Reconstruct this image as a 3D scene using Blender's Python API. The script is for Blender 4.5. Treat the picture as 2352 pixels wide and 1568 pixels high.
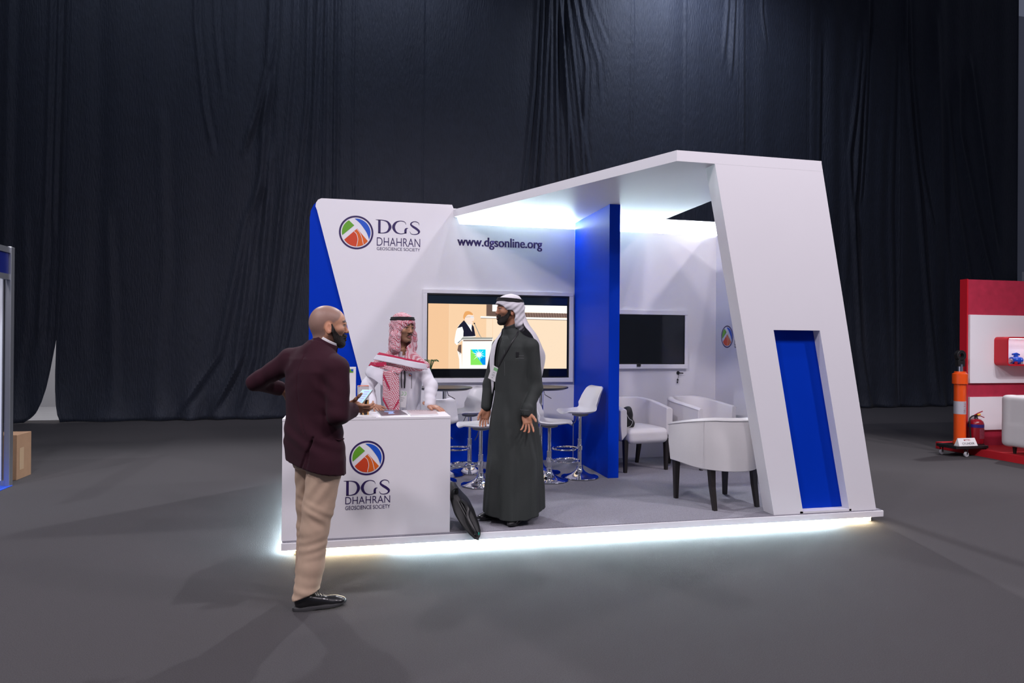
import bpy, bmesh, math, random
import numpy as np
from mathutils import Vector, Matrix, Euler
for o in list(bpy.data.objects): bpy.data.objects.remove(o)
sc = bpy.context.scene; COL = sc.collection
R = math.radians; PI = math.pi
# ------------------------------------------------------------------ camera
cam = bpy.data.cameras.new('camera'); cam.sensor_width = 36; cam.lens = 24.0; cam.clip_end = 200
camo = bpy.data.objects.new('camera', cam); COL.objects.link(camo)
camo.matrix_world = Matrix.Translation((0, 0, 1.53)) @ Matrix.Rotation(R(-12.8), 4, 'Z') @ Matrix.Rotation(R(90.15), 4, 'X') @ Matrix.Rotation(R(0.43), 4, 'Z')
sc.camera = camo
# ------------------------------------------------------------------ exposure, world
sc.view_settings.view_transform = 'Standard'; sc.view_settings.look = 'None'
sc.view_settings.exposure = 0.0; sc.view_settings.gamma = 1.0; sc.view_settings.use_curve_mapping = False
w = bpy.data.worlds.new('world'); sc.world = w; w.use_nodes = True
w.node_tree.nodes['Background'].inputs[0].default_value = (0.55, 0.6, 0.85, 1)
w.node_tree.nodes['Background'].inputs[1].default_value = 0.16
# ------------------------------------------------------------------ hall spotlights (on trusses above the frame) and added fill lamps
def spot(name, loc, target, power, col=(1, .93, 1.0), size=70, rad=.12, blend=.5):
    l = bpy.data.lights.new(name, 'SPOT'); l.energy = power; l.color = col; l.spot_size = R(size); l.spot_blend = blend; l.shadow_soft_size = rad
    o = bpy.data.objects.new(name, l); COL.objects.link(o); o.location = loc
    d = Vector(target) - Vector(loc); o.rotation_euler = d.to_track_quat('-Z', 'Y').to_euler()
    return o
WARM = (1.0, .90, .985)
spot('hall_spot', (-5.5, -1.5, 9.0), (1.5, 6.5, 1), 1700, WARM, rad=.4)
spot('hall_spot', (-1.5, -3.0, 9.5), (1.5, 6.5, 1), 1100, WARM, rad=.5)
spot('hall_spot', (4.0, -2.5, 9.5), (2.3, 6.5, 1), 1100, WARM, rad=.5)
spot('hall_spot', (9.5, -1.0, 9.0), (2.6, 6.5, 1), 1700, WARM, rad=.3)
spot('hall_spot', (5.6, 2.0, 9.5), (3.9, 7.6, 1.5), 420, WARM, 60)
spot('hall_spot', (-6.5, 3.0, 9.5), (0, 8.0, 1.0), 900, (.92, .95, 1.0), 70)
spot('hall_spot', (12.0, 9.5, 9.5), (2.0, 4.0, 0), 2200, (.95, .95, 1.0), 80)
spot('hall_spot', (-3.0, 12.5, 9.8), (-1.0, 3.0, 0), 2300, (.95, .95, 1.0), 80)
spot('hall_spot', (4.5, 12.6, 10.2), (0.8, 2.0, 0), 2600, (.95, .95, 1.0), 80)
spot('red_booth_spot', (8.0, 1.0, 8.0), (9.5, 8.0, 1.2), 1100, (1, .95, 1), 50)
spot('left_booth_spot', (-2.5, 3.5, 7.0), (-4.5, 8.0, 1.2), 500, (.8, .93, 1), 50)
spot('curtain_wash', (6.8, 12.2, 10.8), (7.2, 14.5, 8.0), 1700, (.70, .78, 1.0), 130, .3, 1)
spot('curtain_wash', (0.8, 11.5, 10.8), (0.2, 14.5, 8.2), 480, (.70, .78, 1.0), 120, .3, 1)
spot('curtain_wash', (-4.5, 10.5, 10.8), (-4.2, 14.5, 6.5), 300, (.72, .8, 1.0), 120, .3, 1)  # added wash that brightens the left drapes
spot('added_backstage_fill', (-6.0, 15.0, 5.5), (-6.3, 17.5, 1.0), 900, (1, .97, .98), 90)  # unseen lamp added to brighten the rear wall behind the drape opening
spot('added_backstage_fill', (17.5, 15.5, 5.5), (17.5, 17.5, 2.5), 120, (1, .97, .98), 90)  # second added lamp, for the rear wall at the right end
def strip_light(name, loc, sx, sy, direction, power, col=(.72, .95, 1.0)):      # the light thrown by an LED strip of the stand
    l = bpy.data.lights.new(name, 'AREA'); l.shape = 'RECTANGLE'; l.size = sx; l.size_y = sy; l.energy = power; l.color = col
    o = bpy.data.objects.new(name, l); COL.objects.link(o); o.location = loc; o.rotation_euler = Vector(direction).to_track_quat('-Z', 'Y').to_euler(); return o
strip_light('led_cove_light', (1.89, 8.05, 2.938), 1.38, .02, (0, -.55, .8), 46)
strip_light('led_cove_light', (3.61, 8.05, 2.938), 1.72, .02, (0, -.55, .8), 58)
strip_light('led_base_light', (2.10, 5.10, .043), 3.6, .02, (0, -.45, -1), 46)
strip_light('led_base_light', (-.10, 5.10, .043), .6, .02, (0, -.45, -1), 3.5, (1, .86, .55))
strip_light('led_base_light', (4.18, 5.10, .043), .35, .02, (0, -.45, -1), 1.5, (1, .86, .55))
side = strip_light('led_base_light', (-.478, 6.6, .043), .02, 2.9, (0, 0, -1), 16); side.rotation_euler = (0, R(18), 0)      # long side along the platform's left edge
# ------------------------------------------------------------------ materials
MATS = {}
def mat(name, col, rough=.5, metal=0., noise=0., nscale=30., bump=0., bscale=200., emit=None, estr=0., spec=.5, sheen=0., coat=0., alpha=1., trans=0.):
    if name in MATS: return MATS[name]
    m = bpy.data.materials.new(name); m.use_nodes = True; nt = m.node_tree; b = nt.nodes['Principled BSDF']
    b.inputs['Base Color'].default_value = (*col, 1); b.inputs['Roughness'].default_value = rough; b.inputs['Metallic'].default_value = metal
    b.inputs['Specular IOR Level'].default_value = spec
    if sheen: b.inputs['Sheen Weight'].default_value = sheen
    if coat: b.inputs['Coat Weight'].default_value = coat
    if trans: b.inputs['Transmission Weight'].default_value = trans
    if emit: b.inputs['Emission Color'].default_value = (*emit, 1); b.inputs['Emission Strength'].default_value = estr
    if noise or bump:
        tc = nt.nodes.new('ShaderNodeTexCoord')
    if noise:
        n = nt.nodes.new('ShaderNodeTexNoise'); n.inputs['Scale'].default_value = nscale; n.inputs['Detail'].default_value = 4
        nt.links.new(tc.outputs['Object'], n.inputs['Vector'])
        mx = nt.nodes.new('ShaderNodeMix'); mx.data_type = 'RGBA'
        mx.inputs[6].default_value = (*[max(0, c*(1-noise)) for c in col], 1); mx.inputs[7].default_value = (*[min(1, c*(1+noise)) for c in col], 1)
        nt.links.new(n.outputs['Fac'], mx.inputs[0]); nt.links.new(mx.outputs[2], b.inputs['Base Color'])
    if bump:
        n2 = nt.nodes.new('ShaderNodeTexNoise'); n2.inputs['Scale'].default_value = bscale; n2.inputs['Detail'].default_value = 3
        nt.links.new(tc.outputs['Object'], n2.inputs['Vector'])
        bp = nt.nodes.new('ShaderNodeBump'); bp.inputs['Strength'].default_value = bump; bp.inputs['Distance'].default_value = .004
        nt.links.new(n2.outputs['Fac'], bp.inputs['Height']); nt.links.new(bp.outputs['Normal'], b.inputs['Normal'])
    MATS[name] = m; return m
def srgb(r, g, b):
    return tuple(((c/255)/12.92 if c/255 <= .04045 else ((c/255+.055)/1.055)**2.4) for c in (r, g, b))
M_white = mat('white_laminate', (.80, .79, .82), .45, noise=.015, nscale=3)
M_whiteroof = mat('white_painted_board', (.76, .75, .78), .6, noise=.03, nscale=2.5)
M_blue = mat('blue_laminate', (.0002, .034, .46), .5, noise=.05, nscale=3, spec=.07)
M_carpet = mat('grey_booth_carpet', (.26, .255, .29), .95, noise=.85, nscale=230, bump=.8, bscale=300, spec=.1)
M_hall = mat('dark_hall_carpet', (.058, .054, .057), .93, noise=.34, nscale=170, bump=.55, bscale=170, spec=.12)
M_drape = mat('black_drape', (.0120, .0155, .0270), .60, noise=.3, nscale=5, bump=.3, bscale=55, spec=.30, sheen=.06)
nt_ = M_drape.node_tree; n_ = [q for q in nt_.nodes if q.type == 'TEX_NOISE'][-1]; mp_ = nt_.nodes.new('ShaderNodeMapping'); mp_.inputs['Scale'].default_value = (1.3, 1.3, .22)      # fine vertical crinkle
nt_.links.new([q for q in nt_.nodes if q.type == 'TEX_COORD'][0].outputs['Object'], mp_.inputs[0]); nt_.links.new(mp_.outputs[0], n_.inputs['Vector']); [q for q in nt_.nodes if q.type == 'BUMP'][0].inputs['Strength'].default_value = .9; [q for q in nt_.nodes if q.type == 'BUMP'][0].inputs['Distance'].default_value = .02; n_.inputs['Scale'].default_value = 34; n_.inputs['Detail'].default_value = 6
M_black = mat('black_plastic', (.012, .012, .013), .4)
M_screenblack = mat('dark_screen_glass', (.004, .005, .007), .08, coat=.5)
M_chrome = mat('chrome', (.85, .85, .87), .06, 1.)
M_led = mat('led_strip', (1, 1, 1), .5, emit=(.72, .95, 1.0), estr=330.)
M_ledw = mat('warm_led_strip', (1, 1, 1), .5, emit=(1.0, .84, .52), estr=80.)
M_navy = mat('navy_print', (.028, .012, .095), .45)
M_alu = mat('aluminium', (.50, .51, .55), .35, .9)
# ------------------------------------------------------------------ mesh helpers
class MB:
    def __init__(s): s.v = []; s.f = []; s.m = []; s.smooth = []
    def add(s, v, f, mi=0, smooth=False):
        b = len(s.v); s.v += [tuple(p) for p in v]
        for q in f: s.f.append(tuple(b+i for i in q)); s.m.append(mi); s.smooth.append(smooth)
        return s
    def box(s, x0, x1, y0, y1, z0, z1, mi=0):
        v = [(x, y, z) for z in (z0, z1) for y in (y0, y1) for x in (x0, x1)]
        return s.add(v, [(0, 2, 3, 1), (4, 5, 7, 6), (0, 1, 5, 4), (2, 6, 7, 3), (0, 4, 6, 2), (1, 3, 7, 5)], mi)
    def prism(s, poly, a, b, axis='y', mi=0):
        # poly in the two other axes, order: axis y -> (x,z); axis z -> (x,y); axis x -> (y,z)
        n = len(poly)
        def P(p, t):
            return (p[0], t, p[1]) if axis == 'y' else (p[0], p[1], t) if axis == 'z' else (t, p[0], p[1])
        v = [P(p, a) for p in poly]+[P(p, b) for p in poly]
        f = [tuple(range(n)), tuple(range(2*n-1, n-1, -1))]+[(i, i+n, (i+1) % n+n, (i+1) % n) for i in range(n)]
        return s.add(v, f, mi)
    def lathe(s, prof, c=(0, 0, 0), n=32, mi=0, smooth=True, axis='z', cap=True):
        v = []; f = []
        for r, z in prof:
            for i in range(n):
                a = 2*PI*i/n; p = (r*math.cos(a), r*math.sin(a), z)
                if axis == 'x': p = (p[2], p[0], p[1])
                if axis == 'y': p = (p[0], p[2], p[1])
                v.append((p[0]+c[0], p[1]+c[1], p[2]+c[2]))
        for j in range(len(prof)-1):
            for i in range(n):
                f.append((j*n+i, j*n+(i+1) % n, (j+1)*n+(i+1) % n, (j+1)*n+i))
        if cap and prof[0][0] > 1e-5: f.append(tuple(range(n-1, -1, -1)))
        if cap and prof[-1][0] > 1e-5: f.append(tuple((len(prof)-1)*n+i for i in range(n)))
        return s.add(v, f, mi, smooth)
    def cyl(s, c, r, z0, z1, n=24, mi=0, axis='z'):
        return s.lathe([(r, z0), (r, z1)], c, n, mi, True, axis)
    def tube(s, pts, rad, n=10, mi=0, closed=False, flat=None):
        P = [Vector(p) for p in pts]; N = len(P); v = []; f = []
        rads = rad if isinstance(rad, (list, tuple)) else [rad]*N
        up = None
        for k in range(N):
            if closed: t = (P[(k+1) % N]-P[k-1])
            else: t = P[min(k+1, N-1)]-P[max(k-1, 0)]
            t.normalize()
            if up is None:
                up = Vector((0, 0, 1)) if abs(t.z) < .9 else Vector((1, 0, 0))
            u = (up-t*up.dot(t)).normalized(); w2 = t.cross(u); up = u
            for i in range(n):
                a = 2*PI*i/n
                fx = flat if flat else 1.
                v.append(P[k]+u*math.cos(a)*rads[k]+w2*math.sin(a)*rads[k]*fx)
        for k in range(N if closed else N-1):
            for i in range(n):
                k2 = (k+1) % N
                f.append((k*n+i, k*n+(i+1) % n, k2*n+(i+1) % n, k2*n+i))
        if not closed: f += [tuple(range(n-1, -1, -1)), tuple((N-1)*n+i for i in range(n))]
        return s.add(v, f, mi, True)
    def build(s, name, mats, parent=None, loc=(0, 0, 0), bevel=0., off=None):
        me = bpy.data.meshes.new(name)
        v = s.v
        if off is not None: v = [(p[0]-off[0], p[1]-off[1], p[2]-off[2]) for p in v]
        me.from_pydata(v, [], s.f)
        for m in (mats if isinstance(mats, (list, tuple)) else [mats]): me.materials.append(m)
        me.polygons.foreach_set('material_index', s.m); me.polygons.foreach_set('use_smooth', s.smooth)
        bm = bmesh.new(); bm.from_mesh(me); bmesh.ops.recalc_face_normals(bm, faces=bm.faces)
        bm.to_mesh(me); bm.free()
        if any(s.smooth):
            me.set_sharp_from_angle(angle=R(38))
        o = bpy.data.objects.new(name, me); COL.objects.link(o); o.location = loc
        if parent: o.parent = parent
        if bevel:
            b = o.modifiers.new('bevel', 'BEVEL'); b.width = bevel; b.segments = 2; b.limit_method = 'ANGLE'; b.angle_limit = R(40)
        return o
def tag(o, label=None, cat=None, group=None, kind=None):
    if label: o['label'] = label
    if cat: o['category'] = cat
    if group: o['group'] = group
    if kind: o['kind'] = kind
    return o
def empty(name, loc, rz=0, label=None, cat=None, group=None):
    o = bpy.data.objects.new(name, None); COL.objects.link(o); o.location = loc; o.rotation_euler = (0, 0, rz); o.empty_display_size = .1
    return tag(o, label, cat, group)
def copy_tree(o, parent=None):
    c = o.copy(); COL.objects.link(c)
    if parent: c.parent = parent
    for ch in [x for x in bpy.data.objects if x.parent == o]: copy_tree(ch, c)
    return c
def textmesh(s, size, depth=.002, bold=0., sx=1., align='LEFT', shear=0., spacing=1.):
    c = bpy.data.curves.new('t', 'FONT'); c.body = s; c.size = size; c.extrude = depth; c.offset = bold; c.align_x = align; c.shear = shear; c.space_character = spacing
    o = bpy.data.objects.new('t', c); COL.objects.link(o)
    bpy.context.view_layer.update()
    me = bpy.data.meshes.new_from_object(o.evaluated_get(bpy.context.evaluated_depsgraph_get()))
    v = [(p.co.x*sx, -p.co.z, p.co.y) for p in me.vertices]; f = [tuple(p.vertices) for p in me.polygons]
    bpy.data.objects.remove(o); bpy.data.curves.remove(c); bpy.data.meshes.remove(me)
    return v, f
def text_to(mb, s, x0, x1, z0, capz, y, depth=.001, bold=0., mi=0, T=None):
    # fit a text between x0..x1, baseline z0, cap height capz, facing -y
    v, f = textmesh(s, 1., .5, bold)
    xs = [p[0] for p in v]; cx0, cx1 = min(xs), max(xs)
    base, _ = textmesh('H', 1., .5, bold); hz = max(p[2] for p in base); lo = min(p[2] for p in base)
    V = [(x0+(p[0]-cx0)/(cx1-cx0)*(x1-x0), y+p[1]*2*depth, z0+(p[2]-lo)/(hz-lo)*capz) for p in v]
    if T: V = [T(p) for p in V]
    mb.add(V, f, mi)
# ------------------------------------------------------------------ hall: floor, drapes, rear wall
def struct(name, mb, m, **k): return tag(mb.build(name, m, **k), kind='structure')
struct('floor', MB().box(-26, 30, -9, 26, -.12, 0), M_hall)
M_rear = mat('pale_grey_wall', (.42, .42, .45), .8, noise=.12, nscale=.8)
struct('wall_rear', MB().box(-26, 30, 17.5, 17.7, 0, 12), M_rear)
struct('trim_1', MB().box(17.0, 17.35, 14.25, 14.5, 0, 3.5), M_rear)      # grey post beside the drapes
M_conc = mat('bare_concrete', (.30, .30, .32), .8, noise=.12, nscale=3)
struct('trim_2', MB().box(-9, -3.5, 14.6, 17.5, 0, .004), M_conc)
struct('trim_3', MB().box(4, 9, 11.3, 13.2, 10.9, 11.2).box(14, 18, 13.0, 13.3, 10.75, 10.95), M_black)
def cplane(x): return 14.3+.02*x
def fold(x, z, rid):
    d = 0.
    for pts, wd, am in rid:
        zs = [p[1] for p in pts]; xs = [p[0] for p in pts]
        o = np.argsort(zs); c = np.interp(z, np.array(zs)[o], np.array(xs)[o])
        lo, hi = min(zs), max(zs)
        fade = np.clip((z-lo)/.5+.25, 0, 1)*np.clip((hi-z)/.5+.35, 0, 1)
        u = (x-c)/wd
        d = d-.62*am*fade*(np.exp(-u*u)-.55*np.exp(-((u-1.6)**2)))
    return d
rng = np.random.default_rng(4)
D1 = [([(-1.70, 9.5), (-1.73, 7.78), (-1.77, 7.0), (-1.96, 6.12), (-2.2, 5.24)], .06, .10), ([(-1.62, 10), (-1.65, 7.6), (-1.75, 6.4), (-1.9, 5.6)], .05, .07),
      ([(-1.76, 6.74), (-1.87, 4.83), (-2.06, 3.53), (-2.17, 2.24), (-2.32, .96), (-2.79, .03)], .07, .11), ([(-1.70, 5.4), (-1.78, 3.9), (-1.9, 2.5), (-2.0, 1.2), (-2.3, .05)], .06, .09),
      ([(-1.87, 4.66), (-2.15, 3.9), (-2.34, 2.75), (-2.64, 1.22), (-3.41, .04)], .08, .09), ([(-1.95, 3.2), (-2.05, 2.3), (-2.2, 1.2), (-2.6, .3)], .05, .07),
      ([(-3.12, 9.5), (-3.09, 7.62), (-2.92, 6.03), (-2.75, 5.2)], .05, .06), ([(-2.8, 9.2), (-2.72, 7.5), (-2.6, 6.4)], .05, .05),
      ([(-.80, 10.5), (-.80, 8.4), (-.92, 4.9), (-1.25, 2.2), (-1.6, .4)], .05, .06), ([(-1.0, 10.5), (-1.02, 6.4), (-1.25, 3.9), (-1.55, 1.0)], .045, .055),
      ([(-1.25, 10.5), (-1.28, 7.4), (-1.45, 4.9), (-1.7, 2.0)], .05, .05), ([(-.66, 10.5), (-.68, 5.0), (-.8, 0)], .035, .05), ([(-1.45, 4.8), (-1.6, 3), (-1.9, .6)], .05, .06),
      ([(-4.6, 4), (-4.5, 2), (-4.45, 0)], .09, .04), ([(-3.7, 6), (-3.6, 3), (-3.75, .2)], .1, .035), ([(-5.0, 9.5), (-4.9, 5), (-5.0, 1)], .12, .03), ([(-2.3, 9.5), (-2.35, 6.8)], .05, .03)]
for k in range(9):   # shallow sagging wrinkles in the swag
    z0 = 7.6-k*.32
    D1.append(([(-1.98-.02*k, z0), (-2.03-.025*k, z0-.10), (-2.0-.025*k, z0-.2)], .07, .045))
D4 = [([(3.78, 10.5), (3.78, 9.01), (3.7, 7.1), (3.47, 4.72), (3.3, 2.5)], .05, .10), ([(4.05, 10.5), (4.05, 9.05), (3.95, 7.13), (3.86, 4.84), (3.8, 2.5)], .05, .11),
      ([(3.92, 10.5), (3.90, 8.6), (3.82, 6.7), (3.68, 4.4)], .045, .10)]
D5 = [([(4.17, 10.5), (4.2, 8.8), (4.22, 6.8), (4.3, 4.5)], .04, .09), ([(4.28, 10.5), (4.28, 9.07), (4.44, 7.18), (4.66, 5.27), (4.7, 3)], .045, .10), ([(4.42, 10.5), (4.45, 9.1), (4.65, 7.5), (4.80, 6.2), (4.9, 4.6)], .04, .08),
      ([(4.61, 10.5), (4.61, 9.12), (4.9, 7.7), (4.86, 6.25), (4.97, 5.39)], .05, .08), ([(4.66, 9.9), (4.85, 8.8), (5.2, 7.8), (5.25, 7.0)], .05, .06), ([(4.7, 10.2), (5.05, 9.0), (5.4, 8.2)], .05, .05), ([(4.36, 10.5), (4.37, 8.0), (4.5, 6), (4.52, 4.4)], .03, .06)]
D8 = [([(8.45, 10.8), (8.4, 9.4), (8.3, 8.2)], .05, .07), ([(8.6, 10.8), (8.58, 9.6), (8.5, 7.8)], .05, .08), ([(9.3, 10.8), (9.32, 9.4), (9.45, 8.6)], .04, .05)]
D9 = [([(12.25, 10.8), (12.25, 9.45), (12.08, 7.38), (11.9, 4.68), (12.12, 1.47), (12.32, .17)], .07, .12), ([(12.1, 9.2), (11.95, 7.6), (11.75, 6.2), (11.9, 4)], .06, .09), ([(12.35, 10.8), (12.3, 8.6), (12.2, 6.6), (12.1, 5)], .05, .08),
      ([(12.7, 7), (12.65, 4), (12.9, 1.4), (13.1, .2)], .12, .05), ([(11.6, 8), (11.7, 4), (11.5, .4)], .1, .04), ([(13.1, 9), (13.0, 5), (13.15, .3)], .07, .06), ([(10.95, 9), (10.9, 5), (11.0, .2)], .06, .05)]
D10 = [([(13.38, 10.8), (13.40, 9), (13.55, 7.4), (13.85, 5.4), (14.05, 3.4), (14.4, .03)], .07, .11), ([(13.5, 10.8), (13.6, 8.4), (13.9, 6.2), (14.3, 4.4)], .06, .09), ([(15.05, 8.6), (15.05, 7.09), (15.63, 4.88), (16.13, 3.31), (16.4, 1.2)], .09, .10),
       ([(15.4, 9), (15.9, 6.2), (16.3, 4.0)], .08, .09), ([(14.7, 8), (15.0, 5.2), (15.4, 3.4), (15.6, 1)], .08, .07), ([(14.3, 10), (14.5, 6), (14.9, 2.6), (15.1, .3)], .09, .06)]
def sstep0(t): t = np.clip(t, 0, 1); return t*t*(3-2*t)
def drape(label, L, Rr, rid, amp=.008, top=10.9, seed=0, dy=0., hemx=0.):
    zs = np.concatenate([np.linspace(0.012, .5, 10), np.linspace(.55, top, 150)])
    wL = np.interp(zs, [p[1] for p in L], [p[0] for p in L]); wR = np.interp(zs, [p[1] for p in Rr], [p[0] for p in Rr])
    n = int(max(20, (max(wR)-min(wL))/.015)); r = np.random.default_rng(seed)
    ph = r.uniform(0, 6.28, 8); fr = r.uniform(2.2, 13, 8)
    V = []
    for k, z in enumerate(zs):
        u = np.linspace(0, 1, n); x = wL[k]+(wR[k]-wL[k])*u
        d = fold(x, z, rid)
        for q in range(8):
            d = d+amp*np.sin(x*fr[q]+ph[q]+.25*np.sin(z*.5+ph[-q])*1.5)*(3/fr[q]+.25)
        d = d*sstep0((x-wL[k])/.07)*sstep0((wR[k]-x)/.07)-.012*(1-sstep0((x-wL[k])/.03)*sstep0((wR[k]-x)/.03))
        low = np.exp(-z/.35)                                   # gathered, pooled hem
        d = d+low*.07*np.sin(x*9+ph[0]+np.sin(x*2.1)*2)-low*.08
        zz = z+low*.02*(np.sin(x*7+ph[1])+1) if z > .02 else z+x*0
        V += [(float(a), float(cplane(a)+dy+b), float(c)) for a, b, c in zip(x, d, zz)]
    F = [(k*n+i, k*n+i+1, (k+1)*n+i+1, (k+1)*n+i) for k in range(len(zs)-1) for i in range(n-1)]
    mb = MB(); mb.add(V, F, 0, True); o = mb.build('drape', M_drape)
    s = o.modifiers.new('thick', 'SOLIDIFY'); s.thickness = .006; s.offset = 1
    return tag(o, label, 'drape', 'black drapes hung along the back of the hall')
def vl(x): return [(x, 0), (x, 11)]
drape('black floor-length drape with curved lower edge beside the opening, leftmost of the drapes', [(-10.5, 0), (-10.5, 11)], [(-5.94, 0), (-5.82, .07), (-5.72, .19), (-5.64, .38), (-5.57, .65), (-5.51, 1.0), (-5.455, 1.35), (-5.422, 1.55), (-5.362, 2.99), (-5.322, 5.41), (-5.222, 11)],
      [([(-5.5, 11), (-5.55, 7), (-5.6, 4), (-5.7, 1.4)], .05, .07), ([(-5.38, 11), (-5.44, 7), (-5.5, 3.5)], .04, .06), ([(-6.2, 11), (-6.25, 5), (-6.3, .5)], .08, .05), ([(-5.95, 4), (-5.9, 2), (-6.1, .3)], .07, .03)], seed=1)
drape('wide black drape with a long slanting swag of folds, left of the exhibition stand', [(-5.31, 0), (-5.36, .12), (-5.40, .32), (-5.425, .6), (-5.432, .9), (-5.424, 1.45), (-5.361, 2.99), (-5.321, 5.41), (-5.221, 11)], vl(-.56), D1, seed=2)
drape('narrow smooth black drape behind the top left corner of the exhibition stand', vl(-.558), vl(1.309), [([(-.45, 11), (-.5, 0)], .04, .07), ([(-.1, 11), (-.12, 6), (-.05, 3)], .03, .03)], .006, seed=3)
drape('black drape gathering into folds at its upper right, above the flat canopy start', vl(1.31), vl(4.104), D4, .007, seed=5)
drape('black drape fanning out from a gathered top left corner above the canopy', vl(4.105), vl(5.984), D5, .005, seed=6)
drape('smooth black drape lit from above behind the canopy peak', vl(5.985), vl(7.334), [([(6.02, 11), (6.05, 5.8)], .03, .03)], .006, seed=7)
drape('black drape with a short bunch of pleats at its upper right, lit from above', vl(7.335), vl(8.694), D8, .006, seed=8)
drape('flat black drape behind the top right corner of the leaning panel', vl(8.695), vl(10.604), [([(8.8, 11), (8.85, 6)], .04, .03), ([(9.3, 10.8), (9.32, 9.4), (9.45, 8.6)], .04, .05)], .007, seed=9)
drape('black drape with long rope-like folds right of the leaning panel', vl(10.605), vl(13.284), D9, .010, seed=10)
drape('darkest black drape with slanting folds behind the red stand, rightmost of the drapes', vl(13.285), vl(17.0), D10, .012, seed=11)
# ------------------------------------------------------------------ exhibition stand
stand = empty('exhibition_stand', (0, 0, 0), 0, 'white and blue exhibition stand with leaning right panel, canopy and glowing raised base', 'exhibition stand')
PH = .11
pl = MB().box(-.51, 4.466, 5.06, 8.16, .052, .104).build('platform', M_white, stand, bevel=.003)
MB().box(-.50, 4.456, 5.072, 8.15, .104, PH).build('carpet', M_carpet, stand)
base = MB().box(-.43, 4.395, 5.125, 8.1, .001, .052).build('plinth', mat('white_plinth_board', (.78, .77, .76), .6), stand)
MB().box(.25, 4.0, 5.085, 5.112, .044, .0515).build('led_strip', M_led, stand)
MB().box(-.42, .25, 5.085, 5.11, .044, .0515).build('led_strip', M_ledw, stand); MB().box(4.0, 4.36, 5.085, 5.11, .044, .0515).build('led_strip', M_ledw, stand)
MB().box(-.49, -.462, 5.2, 8.1, .044, .0515).build('led_strip', M_led, stand)
MB().box(-.415, -.39, 5.1, 5.12, .004, .05).box(-.375, -.368, 5.1, 5.12, .004, .05).build('connector', mat('brass_connector', (.55, .35, .12), .4, .6), stand)
# back wall
bw = MB()
bw.box(-.10, 4.57, 8.11, 8.16, PH, 3.135).box(-.10, 4.53, 8.062, 8.11, PH, 2.85).build('back_wall', M_white, stand)
wp = [(-.36, 3.153), (1.081, 3.156), (1.174, 2.935), (2.60, 2.935), (2.60, .588), (.185, .588)]
wp += [(-.452+.0, 3.02), (-.468, 3.06), (-.462, 3.10), (-.44, 3.135), (-.405, 3.152)]
wf = MB().prism(wp, 8.0, 8.03).build('front_panel', M_white, stand); wf['label'] = 'white facing board with slanted left edge'
rp = [(2.72, .11), (4.51, .11), (4.51, 2.935), (2.72, 2.935)]
MB().prism(rp, 8.0, 8.03).build('front_panel', M_white, stand)
bp = [(-.531, PH), (2.60, PH), (2.60, .7), (.45, .7), (-.2, 3.14), (-.40, 3.14), (-.45, 3.12), (-.49, 3.08), (-.52, 3.01), (-.531, 2.93)]
MB().prism(bp, 8.03, 8.061).build('blue_panel', M_blue, stand)
# side wall, divider, canopy
MB().box(4.51, 4.54, 6.35, 8.0, PH, 2.935).box(4.54, 4.60, 6.30, 8.14, PH, 3.135).build('side_wall', M_white, stand)
MB().box(2.60, 2.72, 6.82, 8.0, PH, 3.012).build('divider_panel', M_blue, stand, bevel=.002)['label'] = 'blue divider between stools and armchairs'
MB().prism([(1.045, 8.109), (2.51, 5.0815), (3.845, 5.0815), (3.845, 5.23), (3.55, 5.23), (3.55, 8.109)], 3.012, 3.10, 'z').build('canopy', M_white, stand)
def led_cove(x0, x1): MB().box(x0, x1, 8.034, 8.062, 2.912, 2.924).build('led_strip', M_led, stand)
led_cove(1.2, 2.58); led_cove(2.74, 4.48)
MB().box(4.543-.003, 4.546, 6.4, 7.98, 2.938, 2.95).build('led_strip', M_led, stand)
# leaning panel with blue recess
def lx(z, a=(3.412, .11), b=(2.847, 3.012)): return a[0]+(b[0]-a[0])*(z-a[1])/(b[1]-a[1])
def rx(z): return 4.409+(3.842-4.409)*(z-.11)/(3.10-.11)
ZT = 1.658
F0, F1 = 5.082, 5.232
lp = MB()
lp.prism([(lx(.11), .11), (3.69, .11), (3.397, ZT), (lx(ZT), ZT)], F0, F1)
lp.prism([(4.142, .11), (rx(.11), .11), (rx(ZT), ZT), (3.839, ZT)], F0, F1)
lp.prism([(lx(ZT), ZT), (rx(ZT), ZT), (rx(3.10), 3.10), (3.55, 3.0999), (3.55, 3.0119), (2.847, 3.012)], F0, F1)
lp.box(3.66, 4.16, F0, F1, .111, .128)
lp.build('leaning_panel', M_white, stand)
MB().prism([(3.68, .129), (4.15, .129), (3.86, ZT+.01), (3.38, ZT+.01)], 5.172, 5.20).build('recessed_panel', M_blue, stand)
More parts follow.
